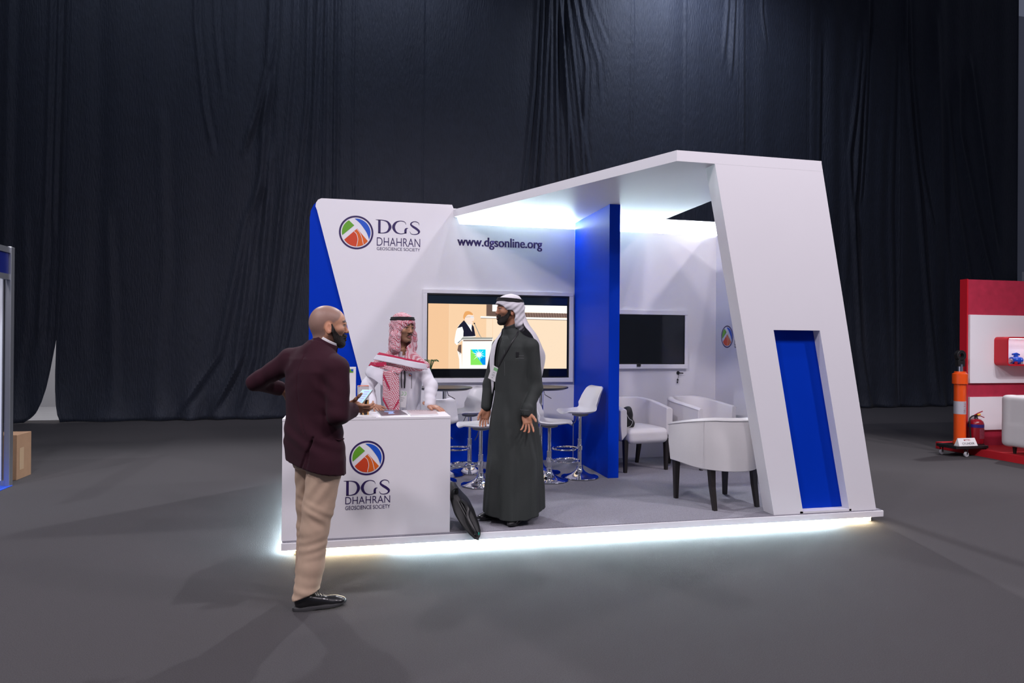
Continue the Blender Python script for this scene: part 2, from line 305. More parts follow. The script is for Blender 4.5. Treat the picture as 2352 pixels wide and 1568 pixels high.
# ------------------------------------------------------------------ logo and lettering
M_green = mat('green_print', (.12, .37, .02), .45); M_bluep = mat('blue_print', (.01, .09, .55), .45); M_red = mat('red_print', (.62, .055, .012), .45); M_orange = mat('orange_print', (.70, .12, .008), .45)
def arc(r, a0, a1, n=20): return [(r*math.cos(a0+(a1-a0)*i/n), r*math.sin(a0+(a1-a0)*i/n)) for i in range(n+1)]
def catmull(P, n=8):
    P = [tuple(p) for p in P]; Q = [P[0]]+P+[P[-1]]; out = []
    for i in range(1, len(Q)-2):
        p0, p1, p2, p3 = [np.array(q, float) for q in Q[i-1:i+3]]
        for k in range(n):
            t = k/n; out.append(tuple(.5*((2*p1)+(-p0+p2)*t+(2*p0-5*p1+4*p2-p3)*t*t+(-p0+3*p1-3*p2+p3)*t**3)))
    out.append(P[-1]); return out
def stroke2d(path):      # path of (x,y,width)
    P = catmull(path, 8); L = []; Rr = []
    for i, p in enumerate(P):
        a = P[max(0, i-1)]; b = P[min(len(P)-1, i+1)]; dx, dy = b[0]-a[0], b[1]-a[1]; l = math.hypot(dx, dy) or 1
        nx, ny = -dy/l*p[2]/2, dx/l*p[2]/2
        L.append((p[0]+nx, p[1]+ny)); Rr.append((p[0]-nx, p[1]-ny))
    n = len(L); return L+Rr, [(i, i+1, n+i+1, n+i) for i in range(n-1)]
def emblem(cx, cz, r, y, parent, T=None, name='logo_emblem'):
    mb = MB()
    def put(poly, mi, d):
        V = [(cx+p[0]*r, y-d, cz+p[1]*r) for p in poly]
        if T: V = [T(p) for p in V]
        mb.add(V, [tuple(range(len(V)))], mi)
    def strip(V2, F, mi, d):
        V = [(cx+p[0]*r, y-d, cz+p[1]*r) for p in V2]
        if T: V = [T(p) for p in V]
        mb.add(V, F, mi)
    n = 64; o = arc(1, 0, 2*PI, n); i_ = arc(.895, 0, 2*PI, n)
    strip(o+i_, [(k, k+1, n+1+k+1, n+1+k) for k in range(n)], 0, .002)
    a0 = math.atan2(-.19, -.80); a1 = math.atan2(.71, -.43)
    put([(-.12, .42)]+arc(.83, a1, a0+2*PI if a0 < 0 else a0, 12), 1, .002)
    cur = catmull([(.76, -.40), (.62, -.02), (.40, .32), (.17, .60), (-.10, .82)], 6)
    put(cur+arc(.83, math.atan2(.82, -.10), math.atan2(-.40, .76), 16)[1:-1], 2, .002)
    b0 = math.atan2(-.44, -.68)+2*PI; b1 = math.atan2(-.50, .70)+2*PI
    put([(.05, .24)]+arc(.83, b0, b1, 16), 3, .002)
    c1 = catmull([(-.13, .05), (.0, -.06), (.08, -.28), (.09, -.5), (.02, -.82)], 6); c2 = catmull([(.03, .2), (.2, .0), (.33, -.3), (.42, -.7)], 6)
    bb = math.atan2(-.7, .42)+2*PI
    put(c1+arc(.83, math.atan2(-.82, .02)+2*PI, b1, 8)+[(.05, .24)], 4, .0024)
    V, F = stroke2d([(p[0], p[1], .03) for p in c1[::3]]); strip(V, F, 5, .003)
    V, F = stroke2d([(p[0], p[1], .03) for p in c2[::3]]); strip(V, F, 5, .003)
    return mb.build(name, [M_navy, M_green, M_bluep, M_red, M_orange, M_white], parent)
GL = {'D': ([[(.20, 1.0, .15), (.20, .5, .15), (.20, 0, .15)], [(-.03, 1.0, .02), (.12, .985, .05), (.45, .965, .06), (.72, .85, .12), (.86, .5, .18), (.72, .15, .12), (.45, .03, .06), (.13, .02, .05)]], .95),
      'G': ([[(.88, .72, .015), (.84, .86, .03), (.72, .95, .05), (.50, .975, .055), (.24, .84, .12), (.10, .5, .18), (.24, .15, .12), (.52, .02, .055), (.78, .07, .05), (.88, .14, .05)], [(.85, .06, .13), (.85, .30, .14), (.90, .42, .10), (1.02, .46, .02)]], 1.05),
      'S': ([[(.63, .72, .015), (.60, .87, .03), (.46, .96, .05), (.30, .97, .055), (.15, .88, .08), (.11, .74, .11), (.24, .60, .15), (.46, .44, .16), (.62, .26, .14), (.56, .09, .08), (.36, .015, .055), (.14, .05, .04), (.04, .22, .015)]], .70)}
def lettering(x0, x1, zD, hD, z2, h2, z3, h3, y, parent, T=None):
    mb = MB(); tot = GL['D'][1]+GL['G'][1]+GL['S'][1]+.06; s = (x1-x0)/tot; cx = x0
    for ch in 'DGS':
        for st in GL[ch][0]:
            V, F = stroke2d(st); V = [(cx+p[0]*s, y-.002, zD+p[1]*hD) for p in V]
            if T: V = [T(p) for p in V]
            mb.add(V, F)
        cx += (GL[ch][1]+.03)*s
    text_to(mb, 'DHAHRAN', x0+.01, x1, z2, h2, y-.0015, .0008, -.008, T=T)
    text_to(mb, 'GEOSCIENCE SOCIETY', x0+.01, x1, z3, h3, y-.0015, .0008, -.005, T=T)
    return mb.build('lettering', M_navy, parent)
emblem(-.017, 2.782, .192, 8.0, wf); lettering(.205, .71, 2.785, .155, 2.642, .095, 2.592, .034, 8.0, wf)
mb = MB()
for dx_, dy_ in ((-.0035, 0), (0, .0002), (.0035, .0004)): text_to(mb, 'www.dgsonline.org', 1.149+dx_, 2.181+dx_, 2.680, .107, 7.9985-dy_, .0008, .006); mb.build('web_address', M_navy, wf)
swo = bpy.data.objects['side_wall']
TS = lambda p: (4.51-(8.0-p[1]), 7.72-(p[0]), p[2])
emblem(0, 1.632, .139, 8.0, swo, TS); lettering(.165, .53, 1.63, .11, 1.53, .07, 1.495, .028, 8.0, swo, TS)
# ------------------------------------------------------------------ counter
ct = empty('reception_counter', (.09, 5.34, PH), 0, 'white box-shaped reception counter with a round colour emblem and purple lettering on its front', 'counter')
cb = MB().box(-.512, .690, 5.092, 5.592, .1105, .962).build('body', M_white, ct, off=(.09, 5.34, PH), bevel=.003)
MB().box(-.513, .691, 5.090, 5.594, .962, .981).build('counter_top', M_white, ct, off=(.09, 5.34, PH), bevel=.002)
OT = lambda p: (p[0]-.09, p[1]-5.34, p[2]-PH)
emblem(.079, .686, .126, 5.0925, cb, OT); lettering(-.082, .247, .417, .107, .355, .052, .314, .027, 5.0925, cb, OT)
# ------------------------------------------------------------------ televisions
def emi(name, col, s=1.0): return mat('screen_'+name, (0, 0, 0), .35, emit=col, estr=s, spec=.2)
tv = empty('television', (1.657, 7.97, 1.612), 0, 'large wall television showing a speaker at a white podium', 'television')
TO = (1.657, 7.97, 1.612)
def frame(x0, x1, z0, z1, X0, X1, Z0, Z1, ya, yb, m, name, parent, off=None, bevel=.003):
    mb = MB(); mb.box(x0, x1, ya, yb, Z1, z1).box(x0, x1, ya, yb, z0, Z0).box(x0, X0, ya, yb, Z0, Z1).box(X1, x1, ya, yb, Z0, Z1)
    return mb.build(name, m, parent, off=off, bevel=bevel)
frame(.745, 2.576, 1.064, 2.154, .793, 2.522, 1.117, 2.107, 7.955, 8.0, M_white, 'mounting_frame', stand)
frame(.793, 2.522, 1.117, 2.107, .806, 2.504, 1.128, 2.088, 7.962, 7.99, M_black, 'bezel', tv, TO, .001)
scr = MB().box(.80, 2.51, 7.972, 7.992, 1.12, 2.095).build('screen', M_screenblack, tv, off=TO)
def TVP(cx, cy):
    u = (cx-125)/2015.; v = (cy-(145+45*u))/(1200-50*u); return (.792+1.731*u, 2.107-.99*v)
pic = MB(); pm = []
def pp(pts, m, d):
    if m not in pm: pm.append(m)
    P = [TVP(*q) for q in pts]; pic.add([(a-TO[0], 7.9715-d*.0002-TO[1], b-TO[2]) for a, b in P], [tuple(range(len(P)))], pm.index(m))
e_be = emi('beige', (.98, .62, .36), .95); e_be2 = emi('pale_beige', (1.0, .78, .56), 1.0); e_wh = emi('white', (1, .98, .93), 1.05); e_dk = emi('dark', (.012, .012, .03)); e_br = emi('brown', (.16, .10, .08)); e_sk = emi('skin', (1, .80, .68), 1.0); e_or = emi('tan', (.95, .45, .15), .9)
e_gr = emi('green', (.25, .85, .12)); e_cy = emi('cyan', (.0, .72, .95)); e_gy = emi('grey', (.35, .36, .34)); e_cu = emi('curtain', (.25, .16, .13))
pp([(140, 290), (2108, 325), (2108, 1213), (140, 1213)], e_be2, 0)
pp([(140, 290), (428, 296), (428, 1213), (140, 1213)], e_be, 1); pp([(432, 296), (945, 305), (945, 1213), (432, 1213)], emi('mid_beige', (1.0, .68, .42), .97), 1)
pp([(945, 305), (1150, 308), (1150, 475), (945, 468)], e_br, 1); pp([(1028, 306), (2108, 325), (2108, 432), (1028, 402)], e_wh, 2)
pp([(1440, 420), (2108, 432), (2108, 492), (1440, 485)], e_cu, 1); pp([(862, 470), (2108, 497), (2108, 524), (862, 495)], e_wh, 3); pp([(866, 495), (2108, 524), (2108, 531), (866, 502)], e_br, 2)
for k in range(16): pp([(1500+k*38, 424), (1514+k*38, 424), (1530+k*38, 490), (1512+k*38, 490)], e_br, 2)
pp([(1033, 510), (1037, 510), (1037, 1213), (1033, 1213)], e_be, 2)
pp(catmull([(625, 440), (650, 408), (700, 400), (745, 425), (768, 470), (775, 510), (755, 560), (735, 590), (690, 575), (640, 520), (620, 480), (625, 440)], 4)[:-1], e_sk, 4)
pp(catmull([(625, 450), (650, 408), (700, 400), (745, 425), (755, 455), (690, 450), (650, 490), (640, 520), (622, 490), (625, 450)], 4)[:-1], e_or, 5)
pp([(632, 530), (560, 600), (525, 680), (505, 800), (508, 850), (540, 880), (640, 780), (800, 760), (770, 640), (745, 585), (700, 590)], e_wh, 4)
pp([(632, 528), (575, 590), (540, 640), (610, 620), (628, 680), (625, 760), (760, 755), (745, 690), (690, 605), (660, 560)], e_dk, 5)
pp([(650, 482), (768, 474), (768, 478), (650, 487)], e_gy, 6); pp([(722, 478), (765, 476), (762, 494), (726, 496)], emi('lens', (.8, .86, .95)), 6); pp([(744, 540), (772, 545), (770, 550), (745, 547)], e_or, 6)
pp([(745, 585), (770, 620), (795, 750), (755, 755), (738, 640)], e_dk, 5)
pp([(560, 880), (600, 870), (600, 1010), (575, 1010), (545, 950)], e_br, 4); pp([(545, 960), (605, 1000), (612, 1213), (575, 1213), (570, 1080)], e_wh, 4)
pp([(615, 770), (1040, 772), (1035, 1213), (612, 1213)], e_wh, 6); pp([(620, 768), (1040, 772), (1030, 795), (590, 800)], e_gy, 7); pp([(600, 800), (625, 780), (560, 850), (545, 850)], e_dk, 7); pp([(625, 808), (1030, 806), (1030, 822), (625, 824)], e_br, 7)
pp([(770, 565), (784, 572), (862, 745), (895, 790), (888, 790), (850, 745)], e_gy, 8); pp([(765, 565), (782, 562), (790, 580), (775, 585)], e_dk, 9)
pp([(728, 940), (938, 940), (938, 1160), (730, 1160)], e_gr, 8); pp([(738, 940), (938, 940), (938, 1160), (900, 1160)], e_cy, 9)
pp([(855, 1080), (938, 1040), (938, 1160), (900, 1160)], emi('blue', (.0, .30, .85)), 10)
star = []
for k, rr in enumerate([95, 60, 80, 55, 105, 70, 115, 75, 95, 60, 85, 75]):
    a = 2*PI*k/12+.3; star.append((845+rr*math.cos(a), 1015+rr*math.sin(a)*1.05)); star.append((845+26*math.cos(a+PI/12), 1015+26*math.sin(a+PI/12)))
pp(star, e_wh, 11)
pp([(140, 172), (2125, 215), (2108, 325), (140, 290)], mat('screen_dark_band', (.012, .022, .035), .12), 1)
pic.build('picture', pm, scr)
t2 = empty('television', (3.49, 7.97, 1.59), 0, 'switched-off black wall television above the armchairs', 'television'); TO2 = (3.49, 7.97, 1.59)
frame(2.88, 4.099, 1.225, 1.958, 2.925, 4.056, 1.28, 1.902, 7.955, 8.0, M_white, 'mounting_frame', stand)
frame(2.925, 4.056, 1.28, 1.902, 2.935, 4.046, 1.29, 1.893, 7.962, 7.99, M_black, 'bezel', t2, TO2, .001)
MB().box(2.93, 4.05, 7.968, 7.992, 1.285, 1.897).build('screen', M_screenblack, t2, off=TO2)
MB().box(3.405, 3.455, 7.945, 7.97, 1.252, 1.283).build('sensor', M_black, t2, off=TO2)
# ------------------------------------------------------------------ SDF toolkit: smooth unions of simple fields, meshed by surface nets
def _f(a): return np.asarray(a, dtype=np.float32)
class Field:
    def __init__(s, lo, hi, h):
        s.lo = np.array(lo, float); s.h = h; n = np.ceil((np.array(hi)-s.lo)/h).astype(int)+1; s.n = n
        s.x = _f(s.lo[0]+h*np.arange(n[0]))[:, None, None]; s.y = _f(s.lo[1]+h*np.arange(n[1]))[None, :, None]; s.z = _f(s.lo[2]+h*np.arange(n[2]))[None, None, :]
        s.d = np.full(tuple(n), 9., np.float32)
    def sub(s, lo, hi):
        a = [max(0, int((lo[i]-s.lo[i])/s.h)-1) for i in range(3)]; b = [min(int(s.n[i]), int((hi[i]-s.lo[i])/s.h)+3) for i in range(3)]
        return a, b
    def mix(s, d, sl, k, op):
        e = s.d[sl]
        if op == 'u':
            if k <= 0: r = np.minimum(e, d)
            else:
                hh = np.clip(.5+.5*(e-d)/k, 0, 1); r = e*(1-hh)+d*hh-k*hh*(1-hh)
        elif op == 's':
            if k <= 0: r = np.maximum(e, -d)
            else:
                hh = np.clip(.5-.5*(e+d)/k, 0, 1); r = e*(1-hh)-d*hh+k*hh*(1-hh)
        elif op == 'i': r = np.maximum(e, d)
        s.d[sl] = r
    def run(s, fn, lo, hi, k=.01, op='u'):
        m = .03+k
        if op == 'i': a, b = [0, 0, 0], list(s.n)
        else: a, b = s.sub([q-m for q in lo], [q+m for q in hi])
        if any(a[i] >= b[i] for i in range(3)): return s
        sl = tuple(slice(a[i], b[i]) for i in range(3))
        X, Y, Z = s.x[sl[0], :, :], s.y[:, sl[1], :], s.z[:, :, sl[2]]
        s.mix(fn(X, Y, Z), sl, k, op); return s
    def ell(s, c, r, k=.01, op='u', rot=None):
        r = np.array(r, float); m = max(r)
        if rot is not None:
            Mx = np.array(Euler([R(q) for q in rot]).to_matrix()).T
        def fn(X, Y, Z):
            px, py, pz = X-c[0], Y-c[1], Z-c[2]
            if rot is not None: px, py, pz = [Mx[i][0]*px+Mx[i][1]*py+Mx[i][2]*pz for i in range(3)]
            k0 = np.sqrt((px/r[0])**2+(py/r[1])**2+(pz/r[2])**2); k1 = np.sqrt((px/r[0]**2)**2+(py/r[1]**2)**2+(pz/r[2]**2)**2)+1e-9
            return (k0*(k0-1)/k1).astype(np.float32)
        return s.run(fn, [c[i]-m for i in range(3)], [c[i]+m for i in range(3)], k, op)
    def cone(s, a, b, ra, rb, k=.01, op='u', flat=None):
        a = np.array(a, float); b = np.array(b, float); ab = b-a; L2 = max(1e-9, ab@ab); m = max(ra, rb)
        def fn(X, Y, Z):
            px, py, pz = X-a[0], Y-a[1], Z-a[2]
            t = np.clip((px*ab[0]+py*ab[1]+pz*ab[2])/L2, 0, 1)
            qx, qy, qz = px-ab[0]*t, py-ab[1]*t, pz-ab[2]*t
            if flat is not None:   # squash along a direction: (unit vec, factor)
                u, fa = flat; w = qx*u[0]+qy*u[1]+qz*u[2]; qx, qy, qz = qx+u[0]*w*(fa-1), qy+u[1]*w*(fa-1), qz+u[2]*w*(fa-1)
            return (np.sqrt(qx*qx+qy*qy+qz*qz)-(ra+(rb-ra)*t)).astype(np.float32)
        return s.run(fn, np.minimum(a, b)-m, np.maximum(a, b)+m, k, op)
    def box(s, c, r, rnd=.01, k=.01, op='u', rot=None):
        m = max(r)*1.75
        Mx = np.array(Euler([R(q) for q in rot]).to_matrix()).T if rot is not None else np.eye(3)
        def fn(X, Y, Z):
            px, py, pz = X-c[0], Y-c[1], Z-c[2]
            px, py, pz = [Mx[i][0]*px+Mx[i][1]*py+Mx[i][2]*pz for i in range(3)]
            q = [np.abs(v)-(r[i]-rnd) for i, v in enumerate((px, py, pz))]
            out = np.sqrt(np.maximum(q[0], 0)**2+np.maximum(q[1], 0)**2+np.maximum(q[2], 0)**2); ins = np.minimum(np.maximum(q[0], np.maximum(q[1], q[2])), 0)
            return (out+ins-rnd).astype(np.float32)
        return s.run(fn, [c[i]-m for i in range(3)], [c[i]+m for i in range(3)], k, op)
    def stack(s, secs, k=.01, op='u', wob=None, pw=2.0):
        # secs: (z, cx, cy, rx, ry, yaw_deg); superelliptic sections stacked along z
        S = np.array(sorted(secs, key=lambda q: q[0]), float); m = max(S[:, 3].max(), S[:, 4].max())*1.15
        def fn(X, Y, Z):
            z = Z.ravel(); g = [np.interp(z, S[:, 0], S[:, i])[None, None, :] for i in range(1, 6)]
            ca, sa = np.cos(np.radians(g[4])), np.sin(np.radians(g[4]))
            dx, dy = X-g[0], Y-g[1]; ux = dx*ca+dy*sa; uy = -dx*sa+dy*ca
            q = (np.abs(ux/g[2])**pw+np.abs(uy/g[3])**pw)**(1/pw)
            mr = np.minimum(g[2], g[3])
            if wob is not None: q = q-wob(np.arctan2(uy/g[3], ux/g[2]), Z+0*q, X, Y)
            d = (q-1)*mr
            dz = np.maximum(S[0, 0]-Z, Z-S[-1, 0])
            return np.maximum(d, dz+0*d).astype(np.float32)
        return s.run(fn, [S[:, 1].min()-m, S[:, 2].min()-m, S[0, 0]], [S[:, 1].max()+m, S[:, 2].max()+m, S[-1, 0]], k, op)
    def disp(s, fn): s.d += fn(s.x, s.y, s.z).astype(np.float32); return s
    def mesh(s):
        d = s.d; h = s.h; n = d.shape
        neg = d < 0; V = np.zeros((0, 3)); 
        c = [d[i:n[0]-1+i, j:n[1]-1+j, k:n[2]-1+k] for i in (0, 1) for j in (0, 1) for k in (0, 1)]
        ng = sum([(q < 0).astype(np.int8) for q in c]); act = (ng > 0) & (ng < 8)
        idx = -np.ones(act.shape, int); I = np.argwhere(act); idx[act] = np.arange(len(I))
        vals = np.stack([q[act] for q in c], 1); off = np.array([(i, j, k) for i in (0, 1) for j in (0, 1) for k in (0, 1)], float)
        acc = np.zeros((len(I), 3)); cnt = np.zeros(len(I))
        for a in range(8):
            for b in range(a+1, 8):
                if np.abs(off[a]-off[b]).sum() != 1: continue
                va, vb = vals[:, a], vals[:, b]; mk = (va < 0) != (vb < 0); t = np.where(mk, va/(va-vb+1e-12), 0)
                acc += np.where(mk[:, None], off[a]+(off[b]-off[a])*t[:, None], 0); cnt += mk
        P = s.lo+h*(I+acc/np.maximum(cnt, 1)[:, None]); F = []
        for ax in range(3):
            sl0 = [slice(1, n[q]-1) for q in range(3)]; sl1 = list(sl0); sl0[ax] = slice(0, n[ax]-1); sl1[ax] = slice(1, n[ax])
            A = neg[tuple(sl0)]; B = neg[tuple(sl1)]; E = np.argwhere(A != B)
            if not len(E): continue
            base = E.copy(); o1, o2 = [q for q in range(3) if q != ax]
            base[:, o1] += 1; base[:, o2] += 1
            def ix(du, dv):
                q = base.copy(); q[:, o1] += du; q[:, o2] += dv; return idx[q[:, 0], q[:, 1], q[:, 2]]
            a, b, c2, d2 = ix(-1, -1), ix(0, -1), ix(0, 0), ix(-1, 0)
            inn = A[E[:, 0], E[:, 1], E[:, 2]]
            if ax == 1: inn = ~inn
            F.append(np.where(inn[:, None], np.stack([a, b, c2, d2], 1), np.stack([a, d2, c2, b], 1)))
        F = np.concatenate(F) if F else np.zeros((0, 4), int)
        F = F[(F >= 0).all(1)]
        return P, F
def link_np(name, V, F, m, parent=None, col=None, smooth=True):
    me = bpy.data.meshes.new(name); V = np.asarray(V, np.float32); F = np.asarray(F, np.int32)
    me.vertices.add(len(V)); me.vertices.foreach_set('co', V.ravel())
    me.loops.add(F.size); me.loops.foreach_set('vertex_index', F.ravel())
    me.polygons.add(len(F)); me.polygons.foreach_set('loop_start', np.arange(0, F.size, 4)); me.polygons.foreach_set('loop_total', np.full(len(F), 4))
    me.polygons.foreach_set('use_smooth', np.full(len(F), smooth)); me.update(calc_edges=True); me.validate()
    me.materials.append(m)
    if col is not None:
        a = me.color_attributes.new('Col', 'FLOAT_COLOR', 'POINT'); a.data.foreach_set('color', np.concatenate([col, np.ones((len(col), 1))], 1).astype(np.float32).ravel())
    o = bpy.data.objects.new(name, me); COL.objects.link(o)
    if parent: o.parent = parent
    return o
# ------------------------------------------------------------------ bar stools
M_shell = mat('white_glossy_shell', (.74, .74, .77), .28, coat=.2)
def make_stool(sh=.72):
    root = empty('bar_stool', (0, 0, 0))
    # seat shell: faces +x, swept back rising at -x
    prof = [(.235, -.012), (.20, .006), (.12, -.004), (.03, -.014), (-.06, -.012), (-.12, .012), (-.155, .055), (-.18, .11), (-.20, .17), (-.222, .225), (-.245, .262)]
    prof = catmull(prof, 4); N = len(prof); m = 17; V = []
    for s_ in (0, 1):
        for i, (x, z) in enumerate(prof):
            t = i/(N-1)
            hw = .075+.125*min(1, t*3.2)**.6 if t < .35 else .20-.05*((t-.35)/.65)**2
            if t > .9: hw *= math.sqrt(max(.25, 1-((t-.9)/.1)**2*.55))
            if t < .04: hw *= .9
            for j in range(m):
                u = -1+2*j/(m-1)
                wing = (abs(u)**2.4)
                up = wing*(.03*max(0, 1-abs(t-.38)/.35)+.012)
                fw = wing*(.085*max(0, min(1, (t-.40)/.22))*(1-.35*max(0, (t-.75)/.25)))
                # dished seat pan edges
                yy = u*hw; zz = z+up; xx = x+fw
                th = .011 if s_ else 0
                tx, tz = (prof[min(N-1, i+1)][0]-prof[max(0, i-1)][0]), (prof[min(N-1, i+1)][1]-prof[max(0, i-1)][1]); l = math.hypot(tx, tz)
                V.append((xx+tz/l*th*(1 if True else 0)*-1*-1*-1, yy*(1+.02*s_), sh+zz+tx/l*th))
    F = []
    for s_ in (0, 1):
        b = s_*N*m
        for i in range(N-1):
            for j in range(m-1):
                F.append((b+i*m+j, b+i*m+j+1, b+(i+1)*m+j+1, b+(i+1)*m+j))
    o_ = N*m
    ring = [(0, j) for j in range(m)]+[(i, m-1) for i in range(1, N)]+[(N-1, j) for j in range(m-2, -1, -1)]+[(i, 0) for i in range(N-2, 0, -1)]
    R_ = [i*m+j for i, j in ring]
    for k in range(len(R_)):
        a, b = R_[k], R_[(k+1) % len(R_)]; F.append((a, b, b+o_, a+o_))
    mb = MB(); mb.add(V, F, 0, True); mb.build('seat', M_shell, root)
    MB().lathe([(.05, sh-.05), (.085, sh-.04), (.088, sh-.022), (.07, sh-.012)], (0, 0, 0), 28).build('seat_mount', mat('grey_plastic', (.22, .22, .24), .4), root)
    MB().lathe([(.0, .004), (.195, .004), (.200, .008), (.196, .014), (.15, .022), (.10, .038), (.06, .062), (.036, .09), (.030, .12), (.030, .135)], (0, 0, 0), 48).build('base', M_chrome, root)
    MB().lathe([(.025, .12), (.025, sh-.30), (.0265, sh-.298), (.0265, sh-.292), (.021, sh-.29), (.021, sh-.045)], (0, 0, 0), 24).build('column', M_chrome, root)
    zr = sh-.385
    ring = [(.175+.135*math.cos(a), .13*math.sin(a), zr) for a in [PI*.93-2*PI*.93*i/28 for i in range(29)]]
    MB().tube([(.02, .02, zr)]+ring+[(.02, -.02, zr)], .009, 8).cyl((0, 0, 0), .033, zr-.02, zr+.025).build('footrest', M_chrome, root)
    MB().tube([(0, -.03, sh-.045), (.0, -.07, sh-.055), (.01, -.10, sh-.12), (.02, -.155, sh-.17)], .005, 6).build('lever', mat('steel_rod', (.25, .25, .27), .3, .8), root)
    return root
STOOLS = {}
GS = 'white bar stools around the two black tables'
def heading(dx, dy): return math.atan2(dy, dx)
for i, (x, y, hs, dx, dy, lab) in enumerate([
    (2.325, 6.93, .70, -1, -.16, 'white shell bar stool nearest the blue divider, rightmost of the stools'),
    (1.955, 6.82, .60, .93, -.36, 'white shell bar stool half hidden behind the man in grey, facing right'),
    (1.215, 6.72, .60, -1, -.10, 'white shell bar stool just left of the man in grey, in front of another stool'),
    (1.22, 7.44, .66, -.85, -.5, 'white shell bar stool by the wall, behind and right of the left black table'),
    (.815, 6.98, .60, .05, 1, 'white bar stool seen from behind, beside the counter back corner')]):
    if hs in STOOLS: s_ = copy_tree(STOOLS[hs])
    else: s_ = STOOLS[hs] = make_stool(hs)
    s_.location = (x, y, PH); s_.rotation_euler = (0, 0, heading(dx, dy)); tag(s_, lab, 'bar stool', GS)
def bar_table(x, y, zt, label):
    root = empty('bar_table', (x, y, PH), 0, label, 'table', 'black bar tables')
    MB().lathe([(0, zt-.035), (.25, zt-.03), (.296, zt-.014), (.30, zt-.004), (.296, zt), (0, zt+.002)], n=56).build('table_top', mat('black_table_top', (.022, .022, .024), .30), root)
    MB().lathe([(0, .003), (.215, .003), (.22, .008), (.15, .02), (.08, .04), (.04, .08), (.03, .11)], n=48).build('base', M_chrome, root)
    MB().lathe([(.028, .1), (.028, .5), (.024, .5), (.024, zt-.05), (.05, zt-.04), (.06, zt-.03)], n=24).build('column', M_chrome, root)
    MB().tube([(.03, 0, zt-.05), (.04, -.01, zt-.09), (.11, -.03, zt-.13)], .005, 6).build('lever', M_chrome, root)
bar_table(.925, 7.33, .945, 'round black bar table behind the counter, left of the man in grey')
bar_table(1.985, 7.27, .945, 'round black bar table right of the man in grey, below the large television')
# plant standing on the left bar table, mostly hidden by the man in the red scarf
pt = empty('potted_plant', (.76, 7.3, PH+.947), 0, 'small green potted plant on the left bar table, its leaf tips beside the television', 'plant')
MB().lathe([(.0, 0), (.035, 0), (.045, .08), (.042, .08), (.036, .07), (0, .07)], n=20).build('pot', M_white, pt)
lv = MB()
for k in range(16):
    a = k*2.4; l = .07+.02*(k % 3); h = .27
    b = (math.cos(a), math.sin(a)); pts = [(0, 0, .06), (b[0]*l*.2, b[1]*l*.2, .06+h*.55), (b[0]*l*.6, b[1]*l*.6, .06+h*.85), (b[0]*l, b[1]*l, .06+h*.78)]
    lv.tube(catmull(pts, 3), [.003]*7+[.004, .006, .001][:max(0, 10-7)] if len(catmull(pts, 3)) == 10 else .003, 5)
lv.build('foliage', mat('leaf_green', (.05, .12, .03), .5, noise=.3, nscale=40), pt)
